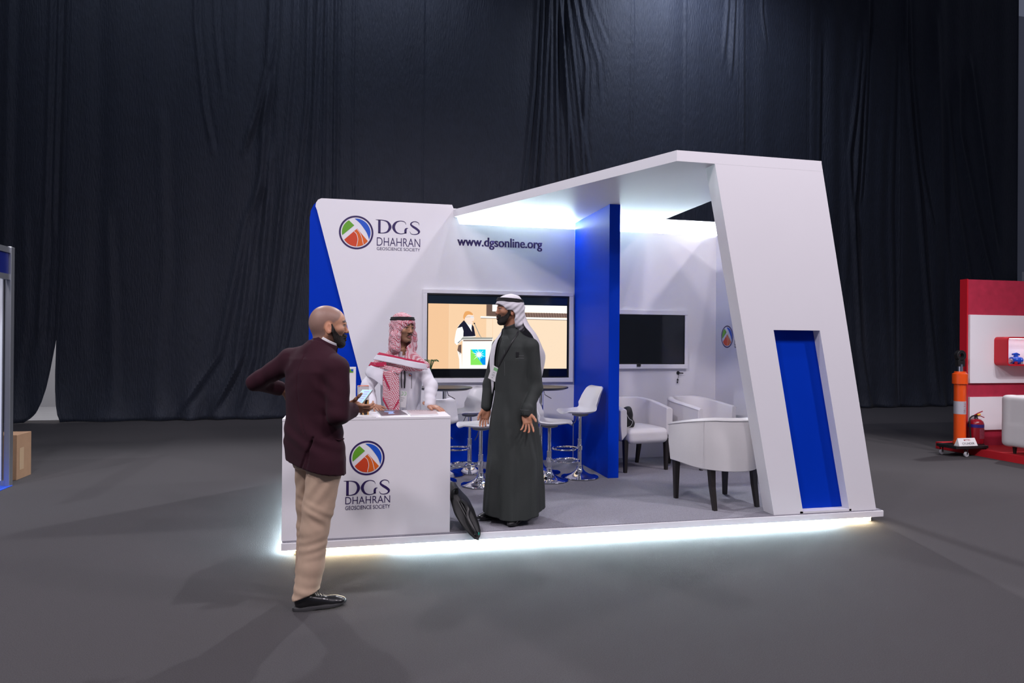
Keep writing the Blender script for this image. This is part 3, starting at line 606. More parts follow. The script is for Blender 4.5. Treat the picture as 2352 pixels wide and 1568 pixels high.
# ------------------------------------------------------------------ tub armchairs
M_leather = mat('white_faux_leather', (.70, .68, .68), .42, noise=.05, nscale=5, bump=.12, bscale=35, coat=.05)
M_leg = mat('dark_wood_leg', (.014, .011, .010), .45)
M_pipe = mat('leather_seam', (.55, .54, .55), .5)
def make_tub(five=False):
    root = empty('tub_armchair', (0, 0, 0))
    # opening faces +x. plan: U shaped shell from arm front round the back to the other arm front
    def plan(t, off):     # t in -1..1 ; outer centre line of wall
        a = t*PI/2*1.0; s_ = .5
        L = .30; r = .345
        tot = PI*r*.5+L; q = abs(t)*tot; sg = 1 if t >= 0 else -1
        rr = r-off
        if q < PI*r*.5: an = q/r; x, y = -rr*math.cos(an), sg*rr*math.sin(an)
        else: x, y = (q-PI*r*.5), sg*rr
        return x-.02, y
    def rimz(t): u = abs(t); return .795-.090*max(0, (u-.30)/.70)**1.3
    n = 56; V = []; F = []; TH = .085
    sec = [(0, .36), (.0, .52), (.002, .66), (.004, -1), (.02, -2), (.045, -3), (.07, -2), (TH-.004, -1), (TH, .60), (TH, .42)]
    for i in range(n+1):
        t = -1+2*i/n; rz = rimz(t)
        endr = max(0, (abs(t)-.97)/.03)
        for off, z in sec:
            if z == -1: zz = rz-.02
            elif z == -2: zz = rz-.004
            elif z == -3: zz = rz
            else: zz = z if z < rz-.05 else rz-.05
            belly = .015*math.sin(PI*min(1, max(0, (zz-.33)/.45)))
            x, y = plan(t, off-(belly if off < .02 else 0)+(.025*(1-(zz-.33)/.45) if off < .03 else 0))
            if zz == .36: zz = .345-.012*math.cos(t*PI)
            V.append((x, y, zz))
    m = len(sec)
    for i in range(n):
        for j in range(m): F.append((i*m+j, i*m+(j+1) % m, (i+1)*m+(j+1) % m, (i+1)*m+j))
    F += [tuple(range(m)), tuple(n*m+j for j in range(m-1, -1, -1))]
    mb = MB(); mb.add(V, F, 0, True); sh = mb.build('shell', M_leather, root, bevel=.008)
    sm = MB()
    for t in (-.42, .42): sm.tube([(*plan(t, -.014), .36), (*plan(t, -.017), .5), (*plan(t, -.016), .65), (*plan(t, .002), rimz(t)-.02)], .002, 5)
    sm.tube([(*plan(-1+2*i/40, -.002), rimz(-1+2*i/40)-.022) for i in range(41)], .0035, 6)
    sm.build('piping', M_pipe, root)
    # seat cushion
    f = Field((-.36, -.34, .30), (.38, .34, .52), .012)
    f.box((.065, 0, .40), (.275, .262, .085), .06).cone((-.03, 0, .40), (-.03, 0, .4001), .255, .255, .03, flat=((0, 0, 1), 3.2))
    f.ell((.05, 0, .46), (.25, .22, .035), .04)
    P, Fq = f.mesh(); link_np('seat_cushion', P, Fq, M_leather, root)
    for sx, sy, sp in ((.26, .27, .0), (.26, -.27, .0), (-.20, .22, 1), (-.20, -.22, 1)):
        mb = MB(); k = .055*sp
        for z0, z1 in ((.36, .2), (.2, 0)):
            a0 = (.36-z0)/.36; a1 = (.36-z1)/.36; w0 = .026-.010*a0; w1 = .026-.010*a1; x0 = sx-k*a0**1.6; x1 = sx-k*a1**1.6
            v = [(x0+p*w0, sy+q*w0, z0) for p, q in ((-1, -1), (1, -1), (1, 1), (-1, 1))]+[(x1+p*w1, sy+q*w1, z1) for p, q in ((-1, -1), (1, -1), (1, 1), (-1, 1))]
            mb.add(v, [(0, 1, 2, 3), (7, 6, 5, 4)]+[(i, i+4, (i+1) % 4+4, (i+1) % 4) for i in range(4)])
        mb.build('leg', M_leg, root)
    return root
tub0 = make_tub()
for i, (x, y, dx, dy, lab) in enumerate([
    (3.19, 5.60, -.12, 1, 'white tub armchair seen from behind, beside the leaning panel'),
    (3.12, 7.38, .18, -1, 'white tub armchair holding a black bag, against the wall below the black television'),
    (3.95, 7.40, .40, -.92, 'white tub armchair in the back right corner under the wall emblem')]):
    s_ = tub0 if i == 0 else copy_tree(tub0)
    s_.location = (x, y, PH); s_.rotation_euler = (0, 0, heading(dx, dy)); tag(s_, lab, 'armchair', 'white tub armchairs in the meeting corner')
# ------------------------------------------------------------------ bags
M_bag = mat('black_nylon', (.006, .0065, .007), .5, bump=.4, bscale=300, noise=.2)
bag = empty('laptop_bag', (.84, 5.15, PH), 0, 'black laptop bag leaning on the right side of the counter at the platform edge', 'bag')
BC = [(.712, 5.173, .380), (.749, 5.178, .387), (.786, 5.151, .342), (.861, 5.099, .255), (.902, 5.04, .16), (.913, 4.995, .092), (.880, 4.972, .062), (.823, 4.997, .104), (.752, 5.054, .19), (.714, 5.112, .282)]
BC = [(p[0]-.84, p[1]-5.15, p[2]-PH) for p in BC]
BCc = catmull(BC+[BC[0]], 5)[:-1]; cen = np.mean(np.array(BC), 0)
V = []; F = []; n_ = len(BCc); SL = [(0, .80), (.008, .93), (.03, 1.0), (.09, 1.05), (.17, 1.05), (.24, 1.0), (.262, .93), (.27, .8)]
for dd, g in SL:
    for k, p in enumerate(BCc):
        q = cen+(np.array(p)-cen)*g; cr_ = 1+.03*math.sin(k*.9+dd*30)*(g > .95)
        q = cen+(q-cen)*cr_; V.append((max(-.146, q[0]+dd*.05), q[1]+dd*.98, q[2]+dd*.16))
for a in range(len(SL)-1):
    for k in range(n_): F.append((a*n_+k, a*n_+(k+1) % n_, (a+1)*n_+(k+1) % n_, (a+1)*n_+k))
F += [tuple(range(n_-1, -1, -1)), tuple((len(SL)-1)*n_+k for k in range(n_))]
MB().add(V, F, 0, True).build('bag_body', M_bag, bag)
fr = lambda t, s_: tuple(np.array(BC[0])*(1-t)*(1-s_)+np.array(BC[2])*(1-t)*s_+np.array(BC[6])*t*(1-s_)+np.array(BC[5])*t*s_+np.array((0, -.012, 0)))
MB().tube([fr(t, .30) for t in (.10, .3, .5, .7, .9)], .0022, 5).build('zip', mat('dark_metal', (.1, .1, .1), .3, .8), bag)
MB().tube([fr(t, .66) for t in (.08, .3, .5, .7, .92)], .0022, 5).build('zip', MATS['dark_metal'], bag)
MB().tube(catmull([(-.125, -.0, .25), (-.128, -.01, .295), (-.105, .0, .312), (-.092, .02, .30), (-.088, .03, .27)], 4), .008, 8, flat=2).build('handle', M_bag, bag)
MB().tube(catmull([fr(.02, .9), tuple(np.array(fr(.2, .95))+np.array((.02, -.03, 0))), tuple(np.array(fr(.45, .6))+np.array((0, -.025, 0))), tuple(np.array(fr(.72, .5))+np.array((0, -.02, 0))), fr(.9, .5)], 4), .006, 8, flat=2.4).build('strap', M_black, bag)
for t in (.62, .84):
    c_ = np.array(fr(t, .5))+np.array((0, -.012, 0)); MB().tube([(c_[0]+.011*math.cos(a), c_[1], c_[2]+.015*math.sin(a)) for a in [2*PI*i/14 for i in range(14)]], .0028, 6, closed=True).build('ring', MATS['dark_metal'], bag)
c_ = np.array(fr(.90, .78)); MB().box(c_[0]-.006, c_[0]+.006, c_[1]-.004, c_[1]+.001, c_[2]-.004, c_[2]+.014).build('logo_tag', mat('teal_tag', (.02, .35, .25), .5), bag)
bb = empty('black_bag', (2.93, 7.20, PH+.46), 0, 'black bag with pale cord lying on the seat of the left armchair', 'bag')
f = Field((-.2, -.16, -.02), (.2, .16, .3), .009); f.ell((-.02, 0, .10), (.12, .08, .12), .02).ell((.02, -.02, .17), (.07, .06, .10), .03, rot=(0, 25, 0)).ell((.07, -.02, .07), (.05, .05, .05), .03)
f.disp(lambda X, Y, Z: .005*np.sin(X*55)*np.sin(Z*50)); P, Fq = f.mesh(); link_np('bag_body', P, Fq, M_bag, bb)
MB().tube(catmull([(.0, -.085, .18), (.03, -.09, .13), (.07, -.085, .10), (.05, -.08, .05), (.0, -.09, .03), (.06, -.08, .0)], 5), .003, 5).build('cord', mat('pale_cord', (.6, .6, .58), .6), bb)
# ------------------------------------------------------------------ things on the counter
CT = .982
M_paper = mat('white_paper', (.80, .80, .80), .5)
bx = tag(MB().box(-.16, -.005, 5.29, 5.32, CT, 1.342).build('document_box', M_paper, bevel=.001), 'tall white document box with a small green emblem standing on the counter', 'box')
MB().box(-.052, -.025, 5.2885, 5.29, 1.30, 1.326).build('printed_logo', M_green, bx); MB().box(-.040, -.025, 5.288, 5.29, 1.310, 1.326).build('printed_logo', M_bluep, bx)
M_photo = bpy.data.materials.new('rock_photo'); M_photo.use_nodes = True; nt = M_photo.node_tree; bs = nt.nodes['Principled BSDF']; bs.inputs['Roughness'].default_value = .25
tc = nt.nodes.new('ShaderNodeTexCoord'); wv = nt.nodes.new('ShaderNodeTexWave'); wv.inputs['Scale'].default_value = 9; wv.inputs['Distortion'].default_value = 9; wv.inputs['Detail'].default_value = 3
cr = nt.nodes.new('ShaderNodeValToRGB'); cr.color_ramp.elements[0].color = (.008, .006, .006, 1); cr.color_ramp.elements[0].position = .45; cr.color_ramp.elements[1].color = (.55, .30, .10, 1)
nt.links.new(tc.outputs['Object'], wv.inputs['Vector']); nt.links.new(wv.outputs['Fac'], cr.inputs[0]); nt.links.new(cr.outputs[0], bs.inputs['Base Color'])
bk = tag(MB().prism([(.005, 5.33), (.012, 5.262), (.028, 5.245), (.092, 5.250), (.092, 5.33)], CT, 1.20, 'z').build('brochure_holder', mat('pale_grey_card', (.55, .54, .55), .5)), 'small upright brochure box with a dark rock photo on the counter', 'box')
MB().prism([(.0285, 5.2435), (.0915, 5.2485), (.0915, 5.2495), (.0285, 5.2445)], CT+.002, CT+.115, 'z').build('cover_photo', M_photo, bk)
MB().box(.012, .09, 5.247, 5.329, 1.2002, 1.2012).build('coloured_edge', M_orange, bk)
def mag(name, quad, z, th, m, lab, cat, extra=None):
    o = MB().prism(quad, z, z+th, 'z').build(name, m); tag(o, lab, cat); return o
m1 = mag('magazine', [(.157, 5.53), (.346, 5.54), (.381, 5.175), (.18, 5.115)], CT, .006, M_paper, 'magazine with a dark cover and blue patch lying on the counter', 'magazine')
MB().prism([(.158, 5.529), (.345, 5.539), (.380, 5.176), (.181, 5.117)], CT+.0061, CT+.0068, 'z').build('cover', mat('dark_cover', (.09, .07, .085), .3, noise=.6, nscale=14), m1)
MB().prism([(.215, 5.46), (.30, 5.46), (.275, 5.36), (.285, 5.26), (.235, 5.24), (.245, 5.36), (.21, 5.40)], CT+.0069, CT+.0074, 'z').build('cover_picture', mat('light_blue_print', (.30, .50, .85), .3), m1)
m2 = mag('magazine', [(.392, 5.50), (.62, 5.50), (.607, 5.175), (.40, 5.135)], CT, .008, M_paper, 'magazine with a pale pink cover lying on the counter near its right end', 'magazine')
MB().prism([(.393, 5.499), (.619, 5.499), (.606, 5.176), (.401, 5.137)], CT+.0081, CT+.0088, 'z').build('cover', mat('pink_cover', (.56, .45, .46), .3, noise=.12, nscale=18), m2)
tm = MB()
for k in range(9): tm.box(.42+k*.021, .433+k*.021, 5.44, 5.452, CT+.0089, CT+.0095)
tm.build('title_print', mat('title_print', (.30, .22, .25), .5), m2)
mag('leaflet', [(-.035, 5.36), (.10, 5.34), (.142, 5.09), (-.03, 5.112)], CT, .002, M_paper, 'loose white leaflet lying at the front edge of the counter', 'leaflet')
mag('leaflet', [(-.06, 5.23), (.04, 5.235), (.05, 5.10), (-.055, 5.10)], CT+.0021, .002, M_paper, 'white leaflet on top of another beside the brochure box', 'leaflet')
# keys in the wall lock
ky = empty('door_keys', (3.985, 7.985, 1.17), 0, 'small black keys hanging from a lock in the white wall', 'keys')
MB().cyl((0, .014, 0), .022, -.006, .0, 20, axis='y').build('lock', M_black, ky)
MB().tube([(0, .0, 0), (.02, -.015, -.002), (.055, -.02, -.003)], .007, 6).build('key', M_black, ky)
MB().tube([(0, -.004, -.01), (-.008, -.012, -.05), (-.014, -.01, -.075)], .003, 6).tube([(-.014, -.01, -.075), (-.016, -.01, -.10)], .010, 8).tube([(-.016, -.01, -.105), (-.02, -.01, -.13)], .008, 8).build('key_fob', M_black, ky)
# ------------------------------------------------------------------ left shell-scheme booth and box
M_bluecar = mat('blue_carpet', (.01, .07, .55), .9, bump=.5, bscale=400, noise=.2, nscale=100)
lb = empty('shell_booth', (-3.53, 8.14, 0), 0, 'aluminium framed exhibition booth with a dark blue fascia at the left edge', 'exhibition booth'); LO = (-3.53, 8.14, 0)
MB().box(-6.6, -3.50, 7.0, 8.12, .001, .008).build('carpet', M_bluecar, lb, off=LO)
pst = MB().box(-3.575, -3.525, 8.10, 8.15, 0, 2.5).box(-3.56, -3.515, 8.085, 8.16, 0, 2.495)
pst.box(-3.60, -3.59, 8.10, 8.13, 0, 2.2).build('post', M_alu, lb, off=LO, bevel=.004)
MB().box(-6.6, -3.60, 8.12, 8.14, .06, 2.2).build('wall_panel', mat('bright_white_panel', (.78, .82, .88), .4), lb, off=LO)
for z_ in (0., 2.2): MB().box(-6.6, -3.57, 8.105, 8.15, z_, z_+.06).build('rail', M_alu, lb, off=LO)
MB().box(-3.552, -3.538, 6.2, 8.1, 2.21, 2.43).build('fascia_panel', mat('navy_fascia', (.004, .010, .12), .3), lb, off=LO)
for z_ in (2.43, 2.15): MB().box(-3.565, -3.525, 6.2, 8.1, z_, z_+.06).build('fascia_rail', M_alu, lb, off=LO)
cbx = tag(MB().box(-3.95, -3.60, 8.44, 8.78, .0, .49).build('cardboard_box', mat('cardboard', (.33, .19, .11), .85, noise=.12, nscale=12), bevel=.003), 'brown cardboard box on the floor behind the left booth post', 'box')
MB().box(-3.599, -3.598, 8.50, 8.60, .10, .34).build('shipping_label', mat('kraft_label', (.42, .28, .17), .7), cbx); MB().box(-3.80, -3.74, 8.438, 8.782, .4901, .4906).build('tape', mat('tape', (.42, .27, .16), .3), cbx)
# ------------------------------------------------------------------ red booth on the right
M_redw = mat('red_printed_wall', (.42, .022, .055), .5, noise=.30, nscale=9); M_redb = mat('bright_red', (.55, .008, .020), .45); M_redc = mat('red_carpet', (.55, .006, .016), .9, bump=.4, bscale=300)
rb = empty('red_stand', (8.57, 8.13, 0), 0, 'red exhibition stand with white wall panels at the right edge', 'exhibition stand'); RO = (8.57, 8.13, 0)
MB().box(8.50, 12.5, 5.5, 8.6, 0, .10).build('platform', M_redc, rb, off=RO)
MB().box(8.575, 12.5, 8.13, 8.24, .10, 2.5).build('wall', [M_redw], rb, off=RO)
MB().box(8.555, 8.5745, 8.125, 8.245, .10, 2.505).build('end_board', M_redb, rb, off=RO)
MB().box(8.58, 12.4, 8.095, 8.13, 1.006, 1.99).build('wall_panel', M_white, rb, off=RO, bevel=.002); MB().box(8.58, 12.4, 8.095, 8.13, .33, .807).build('wall_panel', M_white, rb, off=RO, bevel=.002)
# lit display niche
dn = MB(); X0, X1, Z0, Z1, Y0, Y1, T_, rr = 9.0, 10.1, 1.262, 1.675, 7.89, 8.095, .022, .055
def rrect(x0, x1, z0, z1, r, n=6):
    o = []
    for cx, cz, a in ((x1-r, z0+r, -PI/2), (x1-r, z1-r, 0), (x0+r, z1-r, PI/2), (x0+r, z0+r, PI)):
        o += [(cx+r*math.cos(a+PI/2*i/n), cz+r*math.sin(a+PI/2*i/n)) for i in range(n+1)]
    return o
o_, i_ = rrect(X0, X1, Z0, Z1, rr), rrect(X0+T_, X1-T_, Z0+T_, Z1-T_, rr-.03); n = len(o_)
V = [(p[0], y, p[1]) for y in (Y0, Y1) for p in o_]+[(p[0], y, p[1]) for y in (Y0, Y1) for p in i_]
F = []
for k in range(n):
    j = (k+1) % n; F += [(k, j, n+j, n+k), (2*n+k, 3*n+k, 3*n+j, 2*n+j), (k, 2*n+k, 2*n+j, j), (n+k, n+j, 3*n+j, 3*n+k)]
dn.add(V, F).build('display_niche', M_redb, rb, off=RO)
MB().box(X0+.02, X1-.02, 8.06, 8.09, Z0+.02, Z1-.02).build('niche_back', mat('white_niche', (.82, .80, .86), .5), rb, off=RO)
MB().box(X0+.05, X1-.05, 7.93, 7.95, Z1-.026, Z1-.023).build('led_strip', mat('niche_led', (1, 1, 1), .5, emit=(.95, .9, 1), estr=20), rb, off=RO)
pv = empty('blue_valve', (9.235, 7.98, Z0+T_), 0, 'blue machined valve on display in the lit red niche', 'machine part')
MB().lathe([(.0, -.06), (.045, -.06), (.05, -.03), (.038, -.02), (.055, 0), (.06, .05), (.04, .07), (.05, .08), (.05, .10), (0, .10)], (0, 0, .055), 24, axis='x').build('body', mat('blue_enamel', (.01, .08, .55), .25, coat=.3), pv)
MB().cyl((.02, 0, 0), .028, .09, .14).tube([(-.04, 0, .14), (.03, 0, .155), (.08, 0, .135)], .014, 8).build('handwheel', MATS['blue_enamel'], pv)
MB().lathe([(0, -.09), (.03, -.09), (.03, -.06), (0, -.06)], (0, 0, .05), 20, axis='x').build('flange', mat('pale_metal', (.6, .6, .62), .3, .7), pv)
MB().cyl((.09, -.03, 0), .018, .002, .04).build('plug', MATS['pale_metal'], pv)
MB().cyl((-.035, -.05, 0), .02, .002, .04).build('red_cap', mat('crimson_paint', (.35, .01, .03), .3), pv)
# white armchair at the right edge
rc = empty('leather_armchair', (8.95, 7.15, .10), 0, 'white leather armchair with a dark foot on the red platform', 'armchair')
f = Field((-.52, -.48, .05), (.52, .48, .84), .016)
f.box((0, .0, .28), (.44, .38, .15), .05, .0).box((-.36, .0, .44), (.09, .38, .34), .05, .03).box((0, .33, .44), (.44, .08, .34), .05, .03).box((.36, 0, .42), (.08, .38, .24), .05, .03)
P, Fq = f.mesh(); link_np('upholstery', P, Fq, M_leather, rc)
for sx in (-.33, .33):
    for sy in (-.29, .29): MB().lathe([(.018, 0), (.03, .13)], (sx, sy, 0), 12).build('leg', M_leg, rc)
# hydraulic cylinder on a dolly
M_or = mat('orange_enamel', (.78, .085, .006), .28, coat=.3)
hy = empty('hydraulic_cylinder', (8.33, 8.02, .16), 0, 'tall orange hydraulic cylinder with a black eye on top, standing on a wheeled dolly', 'hydraulic cylinder')
MB().lathe([(0, 0), (.085, 0), (.085, .035), (.076, .04), (.076, .84), (.098, .845), (.098, .985), (.075, 1.0), (.072, 1.02), (0, 1.02)], n=40).build('barrel', M_or, hy)
MB().cyl((0, 0, 0), .034, 1.0, 1.12).build('piston_rod', M_chrome, hy)
lug = MB().lathe([(.034, -.03), (.075, -.03), (.075, .03), (.034, .03), (.034, -.03)], (0, 0, 1.245), 32, axis='y', cap=False)
lug.box(-.055, .055, -.03, .03, 1.09, 1.185).build('clevis_eye', M_black, hy, bevel=.003)
mb = MB(); mb.lathe([(.0765, .42), (.0772, .42), (.0772, .60), (.0765, .60)], n=40).build('name_plate', mat('silver_plate', (.55, .55, .6), .4, .3), hy)
v, ff = textmesh('MYTEC', .05, .5); w_ = max(p[0] for p in v)
mb = MB(); mb.add([(-.012+p[2]*1.1, -.0782+.5*max(0, -.012+p[2]*1.1)**2/.077, .587-(p[0]/w_)*.155) for p in v], ff); mb.build('plate_lettering', mat('red_lettering', (.5, .02, .02), .5), hy)
dy = empty('dolly', (8.33, 7.98, 0), 0, 'low black dolly on small clear castor wheels under the orange cylinder', 'dolly')
MB().box(-.27, .27, -.17, .17, .115, .155).build('deck', M_black, dy, bevel=.006)
for sx, sy in ((-.23, .12), (.20, .12), (-.08, -.14), (.23, -.13)):
    cw = MB().box(sx-.006, sx+.006, sy-.028, sy-.022, .04, .115).box(sx-.006, sx+.006, sy+.016, sy+.022, .04, .115).box(sx-.02, sx+.02, sy-.028, sy+.022, .105, .115).build('castor', M_black, dy)
    MB().lathe([(0, -.014), (.032, -.014), (.037, -.008), (.037, .008), (.032, .014), (0, .014)], (sx, sy-.003, .037), 24, axis='y').build('wheel', mat('clear_grey_wheel', (.35, .35, .37), .25), cw)
sg = empty('tent_card', (8.27, 7.86, .156), 0, 'white folded tent card with printed lettering in front of the orange cylinder', 'sign')
MB().add([(-.155, -.045, 0), (.155, -.045, 0), (.145, 0, .105), (-.145, 0, .105), (-.155, .045, 0), (.155, .045, 0)], [(0, 1, 2, 3), (3, 2, 5, 4), (0, 3, 4), (1, 5, 2)]).build('card', M_paper, sg)
tl = math.atan2(.045, .105)
TT = lambda p: (p[0], -.0465+.045*(p[2]/.105)+.0*p[1], p[2])
mb = MB(); text_to(mb, 'CYLINDER', -.095, .11, .018, .028, 0, .0005, .01, T=TT); mb.build('lettering', mat('dark_grey_print', (.05, .05, .06), .5), sg)
mb = MB(); text_to(mb, 'MYTEC', -.05, .06, .07, .018, 0, .0005, .01, T=TT); mb.build('lettering', MATS['red_lettering'], sg)
# fire extinguisher
fx = empty('fire_extinguisher', (8.62, 8.03, .10), 0, 'red fire extinguisher with yellow pin on the corner of the red platform', 'fire extinguisher')
MB().lathe([(.0, .055), (.098, .055), (.098, .34), (.088, .37), (.06, .395), (.03, .405), (.0, .405)], n=36).build('cylinder', mat('extinguisher_red', (.30, .004, .015), .25, coat=.4), fx)
MB().lathe([(0, 0), (.102, 0), (.102, .06), (0, .06)], n=36).build('base_ring', M_black, fx)
MB().lathe([(.0985, .285), (.0992, .285), (.0992, .33), (.0985, .33)], n=36).build('blue_band', mat('purple_band', (.03, .02, .22), .4), fx)
MB().add([(.0995*math.cos(a), .0995*math.sin(a), z) for z in (.13, .27) for a in [-PI*.62+PI*.5*i/10 for i in range(11)]], [(i, i+1, 12+i, 11+i) for i in range(10)]).build('instruction_label', mat('maroon_label', (.28, .05, .08), .5, noise=.8, nscale=60), fx)
MB().lathe([(.03, .40), (.022, .42), (.02, .45), (.026, .46), (.0, .465)], n=16).build('valve', M_black, fx)
MB().tube([(-.03, 0, .455), (.02, -.005, .48), (.10, -.01, .51)], .008, 6).tube([(-.01, 0, .44), (.06, -.01, .445), (.13, -.01, .42)], .006, 6).build('handle', mat('crimson_paint', (.35, .01, .03), .3), fx)
MB().tube([(.0, -.02, .46), (.04, -.03, .47)], .014, 8).build('safety_pin', mat('yellow_plastic', (.75, .42, .01), .4), fx)
MB().tube(catmull([(-.01, 0, .44), (-.07, -.01, .445), (-.13, -.02, .40), (-.135, -.03, .28), (-.12, -.03, .12)], 4), .010, 8).build('hose', M_black, fx)
# ------------------------------------------------------------------ people: shared pieces
def colmat(name, rough=.5, spec=.4, sss=0.):
    if name in MATS: return MATS[name]
    m = bpy.data.materials.new(name); m.use_nodes = True; nt = m.node_tree; b = nt.nodes['Principled BSDF']; b.inputs['Roughness'].default_value = rough; b.inputs['Specular IOR Level'].default_value = spec
    a = nt.nodes.new('ShaderNodeAttribute'); a.attribute_name = 'Col'; nt.links.new(a.outputs['Color'], b.inputs['Base Color'])
    if sss: b.inputs['Subsurface Weight'].default_value = sss; b.inputs['Subsurface Radius'].default_value = (.01, .004, .002); b.inputs['Subsurface Scale'].default_value = .5
    MATS[name] = m; return m
M_skin = colmat('skin', .48, .35)
def xf(V, M):
    M = np.array(M); return V@M[:3, :3].T+M[:3, 3]
def mk(loc, yaw=0, pitch=0, roll=0, s=1.):     # pitch>0 raises +x
    return Matrix.Translation(loc) @ Matrix.Rotation(R(yaw), 4, 'Z') @ Matrix.Rotation(R(-pitch), 4, 'Y') @ Matrix.Rotation(R(roll), 4, 'X') @ Matrix.Scale(s, 4)
def sstep(a, b, x): t = np.clip((x-a)/(b-a), 0, 1); return t*t*(3-2*t)
def head_field(jaw=1., nose=1.):
    f = Field((-.135, -.105, -.20), (.145, .105, .15), .0028)
    f.ell((-.016, 0, .045), (.094, .074, .084), .02); f.ell((.028, 0, .040), (.062, .064, .062), .03)
    f.ell((-.045, 0, .01), (.062, .062, .065), .03)
    f.ell((.035, 0, -.028), (.052, .057, .072), .03)
    for s in (1, -1):
        f.cone((-.002, .056*s, -.038), (.060, .024*s, -.086), .016, .018*jaw, .025)
        f.ell((.056, .043*s, -.008), (.024, .020, .020), .022)
        f.cone((.079, .040*s, .034), (.090, .010*s, .031), .007, .008, .014)
    f.ell((.073, 0, -.090), (.019, .021, .018), .02)
    for s in (1, -1): f.ell((.096, .033*s, .014), (.0145, .017, .011), .012, 's')
    f.cone((.084, 0, .030), (.1015, 0, -.013), .0095, .0105*nose, .012); f.ell((.1055, 0, -.018), (.0105*nose, .011, .0095), .008)
    for s in (1, -1): f.ell((.096, .0120*s, -.022), (.010, .0072, .0070), .006)
    f.ell((.086, 0, -.049), (.0155, .023, .0065), .007); f.ell((.085, 0, -.0615), (.0145, .019, .007), .007)
    f.ell((.1005, 0, -.0552), (.009, .021, .0013), .002, 's')
    f.cone((.094, 0, -.034), (.097, 0, -.042), .002, .0025, .008, 's')
    for s in (1, -1):
        f.ell((.0765, .032*s, .0155), (.0135, .0135, .0125), .001)          # eyeball
        f.ell((.079, .032*s, .0245), (.013, .0155, .0052), .005, rot=(0, -8, 0)); f.ell((.078, .032*s, .0055), (.012, .0145, .0038), .005)
        # ear
        f.ell((-.008, .0765*s, -.004), (.021, .0065, .034), .006, rot=(8*s, -12, 14*s)); f.ell((-.003, .0845*s, -.001), (.0115, .006, .021), .004, 's', rot=(8*s, -12, 14*s))
        f.ell((.006, .080*s, -.008), (.005, .005, .008), .003)
    f.cone((-.028, 0, -.02), (-.042, 0, -.19), .054, .058, .025); f.cone((-.005, 0, -.06), (-.01, 0, -.18), .035, .042, .02)
    return f
def noise3(V, s, seed=0):
    x, y, z = (V*s).T; return (np.sin(x*1.7+y*2.3+seed)*np.sin(y*1.9-z*2.1+1.3*seed)+np.sin(z*2.7+x*1.1-seed)*np.sin(x*2.9-y*1.3+2))/2
def head(skin, M, hair=None, brow=(.02, .012, .01), lips=(.30, .10, .09), stubble=None, jaw=1., iris=(.02, .01, .006)):
    f = head_field(jaw); V, F = f.mesh(); x, y, z = V.T; ay = np.abs(y); col = np.tile(np.array(skin), (len(V), 1))
    nz = noise3(V, 120)*.04+noise3(V, 35, 2)*.05; col = col*(1+nz[:, None])
    def lay(c, w): nonlocal col; w = np.clip(w, 0, 1)[:, None]; col = col*(1-w)+np.array(c)*w
    lay(np.array(skin)*np.array([1.15, .78, .72]), .45*np.exp(-((x-.105)**2+y**2+(z+.016)**2)/.00035)+.3*sstep(.07, .08, ay)*(np.abs(x+.005) < .03))
    if hair is not None:   # shaved scalp shading by hair colour
        edge = .030+.055*sstep(.02, .085, x)+.004*noise3(V, 60); w = sstep(-.008, .012, z-edge+.12*sstep(.03, -.07, x)+.0*ay)*sstep(.090, .075, x+.25*(z-.08)*0+.35*np.maximum(0, .09-z)*0)
        w = w*(1-.9*sstep(.052, .066, x)*1.0)
        w = w*sstep(.9, 1.25, np.sqrt(((x+.006)/.027)**2+((z+.004)/.040)**2)+5*np.maximum(0, .068-ay)*10); w = np.maximum(w, .8*sstep(.01, -.02, z)*0)
        lay(hair, .72*w)
    if stubble is not None:
        w = sstep(.0, -.03, z+.45*np.maximum(0, .06-x)*0-.0)*sstep(-.14, -.10, z)*sstep(-.01, .02, x); lay(stubble, .55*w)
    lay(lips, sstep(.012, .006, np.hypot((z+.0553)*1.0, 0))*sstep(.024, .018, ay)*sstep(.085, .092, x))
    bz = .037+.006*np.cos((ay-.03)*70); lay(brow, .95*sstep(.0075, .004, np.abs(z-bz))*sstep(.006, .011, ay)*sstep(.056, .048, ay)*(x > .05))
    r = np.sqrt((x-.0765)**2+(ay-.032)**2+(z-.0155)**2); eye = (r < .0146) & (x > .0765); 
    op = eye & (np.abs(z-.0155) < .0052); lay((.27, .22, .19), np.where(op, 1., 0)); lay(iris, np.where(op & (np.hypot(ay-.032, z-.0155) < .0062), 1., 0))
    lay(brow, np.where((x > .07) & (np.abs(z-.0225) < .0018) & (np.abs(ay-.032) < .016), .9, 0))
    return xf(V, M), F, col, f
